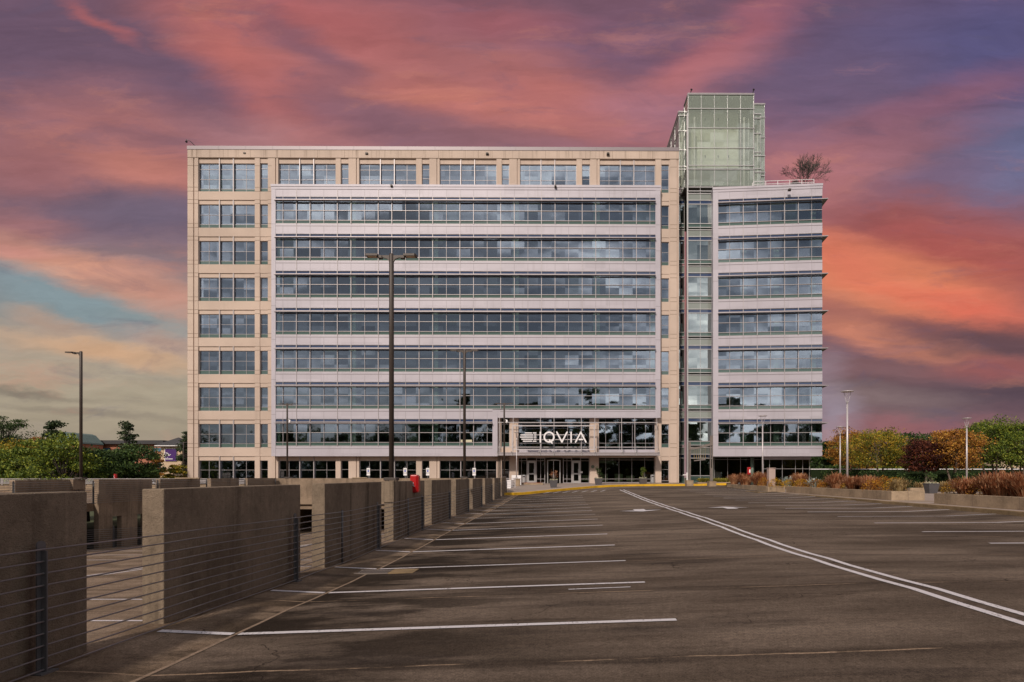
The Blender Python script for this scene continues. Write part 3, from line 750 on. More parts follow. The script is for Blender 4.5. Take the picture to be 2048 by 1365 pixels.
# ---- metal curtain-wall box (front plane y=-.8)
YB = -.8; DB = D0+YB
def cx(px): return (px-PX)*DB/F
def cz(py): return EYE+(PY-py)*DB/F
ROW = 73.88
def ribbon(T, xl, xr, mull, r, cladL, cladR, nm='ribbon_window', last=False, ext=0, endcap=True):
    """one storey: glass part + sub-parts. T maps local->root space; xl,xr in local metres"""
    o0 = r*ROW
    z = lambda p: cz(p+o0)
    g = MB(); g.T = T; g.box(xl, xr, .10, .13, z(441.8), z(404)); W = g.build(nm, M['glass'], bd)
    b = MB(); b.T = T; b.box(xl, xr, .08, .13, z(401.5), z(395.6)); b.build('transom_glass', M['blue_glass'], W)
    b = MB(); b.T = T; b.box(xl, xr, .08, .13, z(448.6), z(442.4)); b.build('spandrel_glass', M['green_glass'], W)
    f = MB(); f.T = T
    for zz in (395.3, 400.9, 422.5, 442.1, 449.0): f.box(xl, xr, -.0, .09, z(zz)-.024, z(zz)+.024)
    for i, m in enumerate(mull):
        th = .016 if i % 3 == 0 else .028; dp = -.0 if i % 3 == 0 else -.075
        f.box(m-th, m+th, dp-.002, .0895, z(449.3), z(395.0))
        if i % 3 == 1 : f.box(m-.02, m+.02, -.06, -.003, z(395.0), z(380.8) if r == 0 else z(449.3-ROW))
    f.build('mullion', M['mullion'], W)
    rb = random.Random(int(r*97+xl*13)); bl = MB(); bl.T = T; k = 0
    edges = [xl]+list(mull)+[xr]
    for a_, b_ in zip(edges, edges[1:]):
        if rb.random() < .16: bl.box(a_+.03, b_-.03, .34, .36, z(404)-rb.choice((.5, .9, 1.3, 1.9)), z(404))
    if bl.f: bl.build('blind', M['interior'], W)
    s = MB(); s.T = T
    s.box(xl-.05, xr+ext, -.40, -.077, z(404.0)-.03, z(404.0)+.03)
    s.box(xl-.05, xr+ext, -.43, -.40, z(404.0)-.045, z(404.0)+.045)
    if ext: s.box(xr+.01, xr+ext, -.077, 5, z(404.0)-.03, z(404.0)+.03)
    s.build('sunshade', M['shade'], W)
    return W
T0 = lambda p: Vector((p.x, p.y+YB, p.z))
mulls = [cx(567.4+27.13*k) for k in range(28)]
clad = MB(); clad.T = T0; cj = MB(); cj.T = T0
xl, xr = cx(553), cx(1311)
clad.box(cx(544.5), cx(553), -.03, .8, cz(913), cz(380.5)); clad.box(xr, cx(1321), -.03, .8, cz(836), cz(380.5))
for r in range(7):
    xe = cx(985) if r == 6 else xr
    a, b = cz((380.5 if r == 0 else 449.2)+(r-1)*ROW*(0 if r == 0 else 1)), cz(395.4+r*ROW)
    clad.box(xl, xe, 0, .25, b, a)
    if r > 0:
        zz = cz(453.8+(r-1)*ROW); cj.box(xl, xe, -.004, .01, zz-.03, zz+.03)
    for i, m in enumerate(mulls):
        if m < xe and i % 3 != 1: cj.box(m-.01, m+.01, -.003, .01, b, a-(.3 if r else 0))
    T = T0
    ribbon(T, xl, xe, [m for m in mulls if m < xe-.2], r, 0, 0)
clad.box(xl, cx(985), 0, .25, cz(913), cz(893)); clad.box(cx(985), cx(995), -.03, .8, cz(913), cz(822))
clad.box(cx(985), xr, 0, .25, cz(836), cz(822.5)) ; clad.box(cx(985), xr, .0, .25, cz(822.5), cz(820))
# soffits
clad.box(xl, cx(985), .25, .8, cz(912.7), cz(911)); clad.box(cx(995), xr, .25, .8, cz(835.7), cz(834))
clad.build('metal_cladding', M['metal_panel'], bd)
for zz in (897.5,): cj.box(xl, cx(985), -.004, .01, cz(zz)-.02, cz(zz)+.02)
cj.box(cx(1000), xr, -.004, .01, cz(823.5)-.02, cz(823.5)+.02)
for p in (450, 502, 560, 613, 680, 760, 830): cj.box(cx(544.5), cx(553), -.034, -.028, cz(p)-.015, cz(p)+.015); cj.box(xr, cx(1321), -.034, -.028, cz(p)-.015, cz(p)+.015) if p < 830 else None
cj.build('cladding_joint', M['metal_dark'], bd)
mb = MB(); mb.T = T0; mb.box(cx(543.5), cx(1322), -.1, .8, cz(375.5), cz(371)); mb.box(cx(544), cx(1321.5), -.05, .8, cz(380.5), cz(375.5))
mb.build('box_coping', M['metal_panel'], bd)
# ---- entrance zone
mb = MB(); 
for a, b in ((1036.5, 1179.5), (1197.5, 1311)):
    ww = b-a
    v = [bx(a+ww*f) for f in ((.32,.50,.69,.885) if a < 1100 else (.125,.37,.60,.83))]
    hm = (bz(846.5), bz(886.5), bz(894)) if a < 1100 else (bz(848), bz(886.5), bz(894.5))
    window(bx(a), bx(b), bz(900), bz(836.3), .28, v, hm, (), None, .05, 'lobby_window')
    mb.box(bx(a), bx(b), .15, .5, bz(906), bz(900))
mb.build('lobby_sill', M['metal_panel'], bd)
# slatted coloured screen behind the sign glass
cols = [(.12,.05,.02),(.03,.06,.09),(.20,.09,.02),(.07,.045,.03),(.14,.09,.02),(.02,.05,.06),(.24,.11,.02)]
for i in range(11):
    a = 1037+i*13; mb = MB()
    q = 0
    while q < 19:
        mb.box(bx(a), bx(a+12.7), .75+(i % 3)*.12, .8+(i % 3)*.12, bz(853+q*2.4+1.7), bz(853+q*2.4)); q += 1
    mb.build('lobby_screen', pbr('lobby_screen_%d' % i, cols[i % 7], .6, 0, .2), bd)
# canopy
cn = MB(); x0c, x1c = bx(994, -2.4), bx(1319, -2.4)
cn.box(x0c, x1c, -2.4, 0, bz(907.5, -2.4), bz(906, -2.4)); cn.box(x0c, x1c, -2.5, -2.4, bz(911.5, -2.4), bz(905.5, -2.4))
cn.box(x0c, x1c, -2.35, -.0, bz(911, -2.4), bz(910, -2.4))
cn.box(x0c, x1c, -2.54, -2.5, bz(906.6, -2.4), bz(905.2, -2.4))
can = cn.build('canopy', M['shade'], bd)
mb = MB()
for p in (999,1026.4,1080.7,1107.9,1162.5,1189.5,1243,1269.6,1314):
    xx = bx(p, -1); mb.box(xx-.035, xx+.035, -2.62, -2.54, bz(912, -2.4), bz(904.5, -2.4)); mb.tube([(xx, -2.58, bz(905, -2.5)), (xx-.12, -2.9, bz(903.5, -2.5))], .03, 6)
    mb.tube([(xx, -2.5, bz(905.5, -2.4)), (xx, -.9, bz(880, -1))], .018, 6)
mb.build('canopy_bracket', M['steel'], can)
fr_ = MB()
for p in (999,1026.4,1080.7,1107.9,1162.5,1189.5,1243,1269.6,1313.5):
    xx = bx(p, -1); fr_.box(xx-.03, xx+.03, -1.05, -.95, bz(905, -1), bz(836, -1))
for p in (845.5, 894.8): fr_.box(bx(996, -1), bx(1315, -1), -1.07, -1.051, bz(p, -1)-.04, bz(p, -1)+.04)
fr_.box(bx(1313.5, -1)-.05, bx(1313.5, -1)+.05, -.949, .0, bz(846, -1), bz(845, -1))
fr_.build('outrigger_frame', M['mullion'], bd)
# sign
S = -1.75
sg = thing('building_sign', 'white IQVIA letter sign with striped bar emblem in a pipe frame over the entrance', 'sign', (bx(1107, S), D0+S, bz(876, S)), org=(bx(1107, S), D0+S, bz(876, S)))
def sx(p): return bx(1020+p/9.75, S)
def sz(p): return bz(840+p/9.75, S)
mb = MB(); yy = D0+S
for a, b, c, d in ((40,106,1650,126),(40,568,1650,588)): mb.box(sx(a), sx(c), yy+.05, yy+.15, sz(d), sz(b))
for a in (40, 1640): mb.box(sx(a-8), sx(a+12), yy+.052, yy+.148, sz(565), sz(132))
mb.build('sign_frame', M['silver_lamp'], sg)
mb = MB()
for p in (292, 386): mb.box(sx(510), sx(1450), yy+.06, yy+.10, sz(p+7), sz(p-7))
for p in (600, 1390): mb.box(sx(p-6), sx(p+6), yy+.10, yy+.13, sz(592), sz(120))
mb.box(sx(1438), sx(1450), yy+.059, yy+.101, sz(380), sz(299)); mb.build('sign_rail', M['mullion'], sg)
def stroke(mb, pts, w, y0, y1):
    """thick polyline in (x,z) as overlapping capsule prisms"""
    for (a, b) in zip(pts, pts[1:]):
        a = Vector(a); b = Vector(b); d = (b-a).normalized(); n = Vector((-d.y, d.x))*w/2
        poly = []
        for i in range(7):
            t = -math.pi/2+math.pi*i/6; poly.append(b+(d*math.cos(t)-n.normalized()*-math.sin(t))*w/2)
        for i in range(7):
            t = math.pi/2+math.pi*i/6; poly.append(a+(d*math.cos(t)+n.normalized()*math.sin(t))*w/2)
        if d.x < 0 or True:
            pass
        mb.prism([tuple(p) for p in poly], y0, y1)
W_ = 28/9.75*(D0+S)/F
def letter(name, segs, w=W_):
    mb = MB()
    for i, s_ in enumerate(segs): stroke(mb, [(sx(a), sz(b)) for a, b in s_], w, yy-.10-.002*i, yy+.05)
    mb.build(name, M['white'], sg)
letter('letter_i', [[(592,245),(592,435)]])
qpts = [(762+94*math.cos(2*math.pi*i/28), 338+94*math.sin(2*math.pi*i/28)) for i in range(29)]
mb = MB()
for i in range(28):
    for rr in (1,):
        a0 = 2*math.pi*i/28; a1 = 2*math.pi*(i+1)/28
        pp = [(sx(762+r_*math.cos(a)), sz(338+r_*math.sin(a))) for r_, a in ((78,a0),(109,a0),(109,a1),(78,a1))]
        mb.prism(pp, yy-.10, yy+.05)
stroke(mb, [(sx(772), sz(398)), (sx(820), sz(455))], W_, yy-.103, yy+.049); mb.build('letter_q', M['white'], sg)
letter('letter_v', [[(912,242),(1012,435)],[(1012,435),(1112,242)]])
letter('letter_i', [[(1192,245),(1192,435)]])
letter('letter_a', [[(1278,435),(1380,245)],[(1380,245),(1480,435)],[(1350,385),(1412,385)]])
mb = MB()
for (a, z_, c) in ((292,258,440),(207,297,462),(196,338,455),(224,380,462),(254,418,440)):
    mb.box(sx(a), sx(c-6), yy-.10, yy+.05, sz(z_+9.5), sz(z_-9.5)); mb.box(sx(c+7), sx(516), yy-.10, yy+.05, sz(z_+9.5), sz(z_-9.5))
mb.build('bar_emblem', M['white'], sg)
# entrance doors and glazing (y=.6)
YE = .62
def ex(p): return bx(1020+p/9.75, YE)
def ez(p): return bz(840+p/9.75, YE)
def storefront(a, b, name='glazing', rails=(), mid=()):
    return window(ex(a), ex(b), ez(1238), ez(740), YE, [ex(m) for m in mid], [ez(r) for r in rails], (), None, .07, name, gl='glass_door')
storefront(160, 335, rails=(800,), mid=(225,)); storefront(510, 685, rails=(800,1155), mid=(598,)); storefront(1035, 1208, rails=(800,1155), mid=(1110,)); storefront(1372, 1550, rails=(800,1155))
for a, b in ((337, 505), (1210, 1370)):
    g = MB(); g.box(ex(a+32), ex(b-32), YE+.02, YE+.04, ez(1190), ez(840)); dd = g.build('door', M['glass_door'], bd)
    f = MB(); f.box(ex(a), ex(a+34), YE-.03, YE+.06, ez(1238), ez(795)); f.box(ex(b-34), ex(b), YE-.03, YE+.06, ez(1238), ez(795))
    for p, q in ((795,842),(1040,1066),(1190,1238)): f.box(ex(a+34), ex(b-34), YE-.025, YE+.055, ez(q), ez(p))
    f.build('door_frame', M['steel'], dd)
    h = MB(); h.box(ex(b-40), ex(b-34), YE-.12, YE-.031, ez(1080), ez(960)); h.build('handle', M['steel'], dd)
g = MB(); g.box(ex(745), ex(965), YE-.4, YE-.38, ez(1238), ez(800)); dd = g.build('revolving_door', M['glass_door'], bd)
f = MB()
for a, b in ((728,745),(965,985)): f.box(ex(a), ex(b), YE-.45, YE-.3, ez(1238), ez(790))
for a, b in ((845,856),): f.box(ex(a), ex(b), YE-.43, YE-.41, ez(1238), ez(800))
n = 10
f.prism([(ex(728+257*i/n), ez(792-14*math.sin(math.pi*i/n))) for i in range(n+1)][::-1]+[(ex(728), ez(800)), (ex(985), ez(800))], YE-.5, YE-.3)
f.build('door_frame', M['steel'], dd)
mb = MB(); mb.box(bx(1036.5), bx(1179.5), .56, .62, ez(740), bz(914.9)); mb.build('door_header', M['shade'], bd)
window(bx(1197.5), bx(1311), bz(966), bz(915), .6, [bx(p) for p in (1212,1239,1265,1291)], [bz(920), bz(958.5)], (), None, .06, 'storefront_window', gl='glass_door')
# lobby interior
mb = MB(); mb.box(bx(1030), bx(1320), 6.5, 6.6, .7, 9); mb.build('lobby_wall', M['wood'], bd)
mb = MB()
for xx in (1202, 1232, 1256): mb.box(bx(xx), bx(xx+16), 1.6, 1.8, bz(963), bz(948 if xx != 1256 else 952))
mb.box(bx(1165), bx(1178), 1.6, 2.2, bz(962), bz(951)); mb.box(bx(1200), bx(1236), 2.5, 2.6, bz(926), bz(921))
mb.build('reception_desk', M['intcol'], bd)
mb = MB()
for i in range(18): mb.box(bx(R.uniform(1040, 1300)), bx(R.uniform(1040, 1300)), 3, 3.1, 4.0, 4.06) if 0 else None
mb.box(bx(1036), bx(1312), .7, 6.5, bz(914), bz(913)); mb.build('lobby_ceiling', M['intcol'], bd)
mb = MB(); mb.lathe((0,0,0), [(.19,0),(.19,.04),(.15,.05)], 20)
o = mb.build('emblem_plaque', pbr('verdigris', (.14,.17,.12), .5, .3), bd); o.location = (bx(1185.5), -.05, bz(934)); o.rotation_euler = (math.radians(90), 0, 0)
mb = MB(); mb.box(bx(1160.5, .5), bx(1165.5, .5), YE-.04, YE-.03, bz(946.5), bz(943)); mb.build('door_notice', M['white'], bd)
# window notices in storey 7
mb = MB(); mb.box(cx(921), cx(925), YB+.06, YB+.075, cz(884.5), cz(880)); mb.box(cx(930), cx(944), YB+.06, YB+.075, cz(884.5), cz(880)); mb.build('window_notice', pbr('notice', (.55,.5,.35)), bd)
# ---- glass stair tower
YT = .9; DT = D0+YT
def tx(p, y=YT): return (p-PX)*(D0+y)/F
def tz(p, y=YT): return EYE+(PY-p)*(D0+y)/F
storeys = [387.2+72.6*k for k in range(8)]
fm = MB(); gt = MB(); gs = MB(); gp = MB(); gb = MB(); gg = MB()
x0, x1 = tx(1376.5), tx(1508.5); y1 = YT+2.2
def grid_wall(fx0, fx1, fy0, fy1, z0, z1, hs, nv, t=.035, glassmb=None):
    """glazed wall between two plan points; hs heights, nv vertical divisions"""
    d = Vector((fx1-fx0, fy1-fy0)); L = d.length; d /= L; n = Vector((d.y, -d.x))
    def T(p): q = Vector((fx0, fy0))+d*p.x+n*(-p.y); return Vector((q.x, q.y, p.z))
    fm.T = T
    for i in range(nv+1): fm.box(L*i/nv-t*.6, L*i/nv+t*.6, -.03, .05, z0, z1)
    for h in hs: fm.box(-.03, L+.03, -.09, -.031, h-t, h+t)
    fm.T = None
    if glassmb is not None:
        glassmb.T = T; glassmb.box(.03, L-.03, .0, .02, z0, z1); glassmb.T = None
ZTT = tz(188)
topH = [tz(p) for p in (188.6, 217, 256, 296, 331, 338.5)]
grid_wall(x0, x1, YT, YT, tz(371), ZTT, topH, 5, .036, gt)
yl = YT+2.2
grid_wall(x0, x0, yl, YT, tz(371), ZTT, topH, 1, .036, gt)
grid_wall(x1, x1, YT, yl+6, tz(371), ZTT, topH, 4, .036, gt)
# left lower block
xa = tx(1358.3, yl); zl = tz(223.5, yl)
hL = [tz(p, yl) for p in (223.8, 231, 262, 300, 333, 339, 378, 386)]
grid_wall(xa, x0, yl, yl, tz(395, yl), zl, hL, 1, .05, gt)
grid_wall(xa, xa, yl+13, yl, bz(302), zl, hL[:6], 5, .05, gt)
# right stepped blocks
xc = tx(1522.5, yl); zc = tz(227, yl)
grid_wall(x1, xc, yl, yl, tz(371), zc, [tz(p, yl) for p in (227.5,236,266.5,304,311,337,344)], 1, .05, gt)
grid_wall(xc, xc, yl, yl+2, tz(371), zc, [tz(p, yl) for p in (227.5,266.5,304,337)], 1, .05, gt)
yr = yl+2; xd = tx(1530.5, yr); zd = tz(207.5, yr)
grid_wall(x1, xd, yr, yr, tz(371), zd, [tz(p, yr) for p in (207.8,234,274,311,344,351)], 2, .05, gt)
grid_wall(xd, xd, yr, yr+8, tz(371), zd, [tz(p, yr) for p in (207.8,234,274,311,344)], 4, .05, gt)
tower = gt.build('glass_tower', M['glass_top'], bd)
# shaft down to the plaza
rows = []
for k, s0 in enumerate(storeys):
    rows += [s0, s0+13.5, s0+21.3, s0+60.2, s0+67.8]
rows = [374.5, 382.3]+[r for r in rows if r < 925]+[952]
grid_wall(x0, tx(1425.5), YT, YT, .7, tz(371), [tz(r) for r in rows], 2, .04)
grid_wall(xa, x0, yl, yl, .7, tz(395, yl), [tz(r, yl) for r in rows if r > 395], 1, .04)
shaft = []
for X0, X1, yv in ((x0, tx(1425.5), YT), (xa, x0, yl)):
    for k, s0 in enumerate(storeys):
        if s0 > 900: continue
        gp, gb, gs, gg = MB(), MB(), MB(), MB(); shaft.append((gs, gp, gb, gg))
        gp.box(X0+.03, X1-.03, yv-.02, yv-.005, tz(s0+13.2, yv), tz(s0, yv)) if k < 7 or True else 0
        gb.box(X0+.03, X1-.03, yv-.02, yv-.005, tz(s0+21, yv), tz(s0+13.8, yv))
        gs.box(X0+.03, X1-.03, yv-.02, yv-.005, tz(s0+60, yv), tz(s0+21.6, yv))
        gg.box(X0+.03, X1-.03, yv-.02, yv-.005, tz(s0+67.5, yv), tz(s0+60.4, yv))
    gs.box(X0+.03, X1-.03, yv-.02, yv-.005, tz(952, yv), tz(storeys[7]+13.2, yv)); gg.box(X0+.03, X1-.03, yv-.02, yv-.005, .7, tz(952.3, yv))
    gp.box(X0+.03, X1-.03, yv-.02, yv-.005, tz(storeys[7]+13, yv), tz(storeys[7], yv))
fm.build('tower_mullion', M['steel'], tower)
for gs, gp, gb, gg in shaft: gs.build('shaft_glass', M['glass_shaft'], tower); gp.build('pale_spandrel', M['pale_glass'], tower); gb.build('blue_spandrel', M['blue_glass'], tower); gg.build('green_spandrel', M['green_glass'], tower)
mb = MB(); mb.box(x0+.05, x1-.05, YT+.05, YT+9, ZTT-.25, ZTT-.02); mb.box(xa+.05, x0-.1, yl+.1, yl+13, zl-.25, zl-.03); mb.box(x1+.1, xd-.05, yr+.05, yr+8, zd-.25, zd-.03); mb.box(x1+.1, xc-.05, yl+.05, yr-.05, zc-.2, zc-.03)
for i in range(5): mb.box(x0+.5+i*1.5, x0+.62+i*1.5, YT+.1, YT+2.9, ZTT-.55, ZTT-.25)
mb.build('tower_roof', M['interior'], tower)
mb = MB(); mb.box(x0-.05, x1+.05, YT-.12, YT+.05, ZTT, ZTT+.1); mb.box(x0-.05, x0+.06, YT+.05, yl, ZTT, ZTT+.1); mb.box(xa-.06, x0-.06, yl-.1, yl+.05, zl, zl+.09); mb.box(xa-.06, xa+.06, yl+.05, yl+13, zl, zl+.09); mb.box(x1+.06, xd+.06, yr-.1, yr+.05, zd, zd+.09)
mb.build('tower_coping', M['shade'], tower)
core = MB(); core.box(x0+.55, x1-.9, YT+3.0, YT+8, tz(335, YT+3), tz(219, YT+3)); core.box(xa+.5, x0, yl+2.2, yl+9, tz(335), tz(235))
core.box(x1-.9, xd-.35, yr+1.6, yr+6, tz(340), tz(222))
core.build('stair_core', M['core'], tower)
mb = MB()
for zz in (238.5, 312.5):
    for p in (1391, 1411, 1437, 1458, 1484): mb.box(tx(p-1, YT+3), tx(p+1, YT+3), YT+2.9, YT+2.99, tz(zz+2.2, YT+3), tz(zz-1.8, YT+3))
mb.build('wall_fixture', M['black'], tower)
mb = MB()
for p in (1389.5, 1489): mb.tube([(tx(p, YT+1.2), YT+1.2, tz(385)), (tx(p, YT+1.2), YT+1.2, tz(222))], .11, 8)
mb.tube([(tx(1364, yl+1), yl+1, .7), (tx(1364, yl+1), yl+1, tz(230))], .10, 8); mb.tube([(tx(1516, yl+1), yl+1, tz(371)), (tx(1516, yl+1), yl+1, tz(230))], .10, 8)
mb.build('tower_column', M['white'], tower, smooth=True)
mb = MB()
for i, p in enumerate((1391, 1415, 1444, 1466)):
    for dlt in (0, .22): mb.tube([(tx(p)+dlt, YT+1.6, tz(364)), (tx(p+11)+dlt, YT+1.6, tz(343))], .025, 5)
for zz in (262, 302, 336.5):
    for p, q in ((1382, 1392), (1504, 1494)): mb.tube([(tx(p), YT+.15, tz(zz-14)), (tx(q), YT+1.2, tz(zz-4))], .02, 5); mb.tube([(tx(p), YT+.15, tz(zz)), (tx((p+q)/2), YT+1.2, tz(zz-12))], .02, 5)
mb.build('stair_stringer', M['steel'], tower)
mb = MB(); mb.box(x0+.3, x1-.3, YT+3.2, YT+3.4, tz(400), tz(336)); mb.box(x0+.1, tx(1430), YT+.6, YT+.7, .7, tz(384)); mb.box(xa+.1, x0-.2, yl+.6, yl+.7, .7, tz(395)); mb.build('shaft_wall', M['interior'], tower)
mb = MB(); mb.box(tx(1374.2), tx(1376.0), YT-.06, YT+.3, .7, tz(226)); mb.build('tower_fin', M['steel'], tower)
mb = MB(); mb.box(x0-.4, xd, YT, yr+8.5, tz(372)-.2, tz(372)); mb.build('tower_floor', M['slab'], tower)
for p, q in ((1381, 0), (1505.5, 0)):
    mb = MB(); xx = tx(p); mb.tube([(xx, YT+.1, ZTT+.05), (xx+.1, YT, ZTT+.42)], .05, 8); mb.tube([(xx+.06, YT-.1, ZTT+.42), (xx+.16, YT+.1, ZTT+.52)], .10, 8)
    o = mb.build('floodlight', M['black']); o.location = (0, D0, 0)
    tag(o, 'small black floodlight on the top %s corner of the glass tower' % ('left' if p < 1400 else 'right'), 'floodlight', 'floodlights on the glass tower')
# ---- right wing, turned five degrees
Lx, Ly = (1426.5-PX)*69.75/F, 69.75-D0
dW = Vector((11.82, -1.05)).normalized(); nW = Vector((-dW.y, dW.x))   # nW points back
def TW(p): q = Vector((Lx, Ly))+dW*p.x+nW*p.y; return Vector((q.x, q.y, p.z))
def ws(px):
    k = (px-PX)/F; s = -dW.y/dW.x; Dd = (69.75+s*Lx)/(1+s*k); return (k*Dd-Lx)/dW.x
wl, wr = ws(1437), ws(1646)
wm = [ws(p) for p in (1460, 1487, 1515, 1542, 1570, 1597.5, 1624.6)]
cw = MB(); cw.T = TW; cjw = MB(); cjw.T = TW
cw.box(0, wl, -.03, 9, cz(913), cz(380.5))
for r in range(7):
    a, b = (cz(380.5) if r == 0 else cz(449.2+(r-1)*ROW)), cz(395.4+r*ROW)
    cw.box(wl, wr, 0, 9.0, b, a)
    if r > 0: zz = cz(453.8+(r-1)*ROW); cjw.box(wl, wr+.004, -.004, .01, zz-.03, zz+.03)
    for m in wm[::2]: cjw.box(m-.01, m+.01, -.003, .01, b, a)
    Wd = ribbon(TW, wl, wr, wm, r, 0, 0, ext=.5)
    g = MB(); g.T = TW; z = lambda p: cz(p+r*ROW)
    g.box(wr-.06, wr-.03, .13, 8.9, z(441.8), z(404)); g.build('side_glass', M['glass'], Wd)
    g = MB(); g.T = TW; g.box(wr-.05, wr-.01, .13, 8.9, z(449), z(441.8)); g.box(wr-.05, wr-.01, .13, 8.9, z(404), z(395)); g.build('side_spandrel', M['green_glass'], Wd)
cw.box(wl, wr, 0, 9.0, cz(913), cz(893)); cjw.box(wl, wr, -.004, .01, cz(897.5)-.02, cz(897.5)+.02)
for p in (475, 560, 640, 715, 790, 870): cjw.box(0, wl, -.034, -.028, cz(p)-.015, cz(p)+.015)
cw.build('wing_cladding', M['metal_panel'], bd); cjw.build('cladding_joint', M['metal_dark'], bd)
mb = MB(); mb.T = TW; mb.box(-.05, wr+.05, -.1, 9, cz(375.5), cz(371)); mb.box(-.02, wr+.02, -.05, 9, cz(380.5), cz(375.5)); mb.build('wing_roof', M['metal_panel'], bd)
mb = MB(); mb.T = TW; 
mb.box(wl, wr-.3, 6.5, 6.6, cz(913), cz(395))
for xx in (ws(1493), ws(1635), ws(1560)): mb.box(xx-.3, xx+.3, 1.4, 2.0, cz(912), cz(382))
mb.build('wing_interior', M['intcol'], bd)
for sgn in (1,):
    g = MB(); g.T = TW; g.box(0-.0, .02, 0, 0, 0, 0) if 0 else None
# wing ground storey: recessed glass
yg = 2.0
def wgw(a, b, y, z0, z1, vm, hm, nm='storefront_window'):
    window(bx(a, y), bx(b, y), z0, z1, y, [bx(p, y) for p in vm], hm, (), None, .06, nm, gl='glass_door')
wgw(1425.5, 1527, yg, .72, bz(914, yg), (1429.5,1456,1482,1508.6), (bz(919.5, yg),))
wgw(1527, 1621, .4, .72, bz(914), (1540,1565.6,1592,1606.6), (bz(919.5), bz(938)))
mb = MB(); mb.box(bx(1527), bx(1625), .25, .38, bz(919.3), bz(913.2)); mb.box(bx(1425, 1), bx(1622), .45, 8, bz(912.8), bz(912.4)); mb.build('soffit_band', M['metal_panel'], bd)
mb = MB(); mb.box(bx(1425, 4), bx(1600, 4), 5.5, 5.6, .7, 4); mb.build('ground_wall', M['wood'], bd)
mb = MB(); mb.tube([(bx(1505, 1.3), 1.3, .6), (bx(1505, 1.3), 1.3, bz(913, 1.3))], .2, 12); mb.build('wing_column', pbr('green_column', (.14,.19,.15), .5), bd, smooth=True)
mb = MB(); mb.box(bx(1620.5), bx(1621.5), .45, 8, .72, bz(913.5)); mb.build('side_storefront', M['glass_door'], bd)
# roof terrace railing
def roof_rail():
    mb = MB(); mb.T = TW
    a, b = ws(1513), ws(1636); zt = cz(371)
    for h in (.95, .62, .12): mb.tube([(a, 1.2, zt+h+.1), (b, 1.2, zt+h+.1)], .03, 6); mb.tube([(b, 1.2, zt+h+.1), (b, 6, zt+h+.1)], .03, 6)
    for i in range(6): x = a+(b-a)*i/5; mb.tube([(x, 1.2, zt), (x, 1.2, zt+1.08)], .03, 6)
    mb.tube([(a, 1.2, zt+.2), (a-.15, 1.2, zt+.4), (a-.15, 1.2, zt+.85), (a, 1.2, zt+1.05)], .035, 6)
    mb.build('terrace_railing', M['white'], bd)
roof_rail()
# wall lights
def wall_light(px, py, y, label, w=.16):
    mb = MB(); x = bx(px, y); z = bz(py, y); mb.box(x-w, x+w, -.18, 0, z-.09, z+.09); mb.box(x-w*.8, x+w*.8, -.30, -.18, z-.02, z+.12)
    o = mb.build('wall_light', M['bronze']); o.location = (0, D0+y-.03, 0); tag(o, label, 'wall light', 'small floodlights on the facade')
for px, n in ((491.5, 'left end, over the curtained window'), (734.5, 'second from the left'), (975, 'third from the left'), (1216, 'rightmost, near the tower')):
    wall_light(px, 310, 0, 'small dark floodlight on the beige roof band, '+n)
wall_light(784, 374, YB-.1, 'tiny light on the grey metal coping, left half', .12); wall_light(1111, 375, YB-.1, 'tiny light on the grey metal coping, right half', .12); wall_light(1578, 382, -1.35, 'black light on the top panel of the right wing', .16)
# roof corner camera
t = thing('security_camera', 'black dome camera on a curved arm over the top left roof corner', 'security camera', (bx(391), D0, bz(294)))
p0 = Vector((bx(391), D0-.1, bz(294)))
mb = MB(); mb.tube([(bx(391.5), D0-.1, bz(294)), (bx(388), D0-.2, bz(290)), (bx(384), D0-.3, bz(285.8)), (bx(376.3), D0-.4, bz(283.4))], .035, 6); mb.build('bracket_arm', M['black'], t)
mb = MB(); mb.lathe((bx(377.2), D0-.4, bz(290)), [(.02,-.0),(.12,.09),(.14,.16),(.06,.18),(.03,.33)], 12); mb.build('dome', M['black'], t)

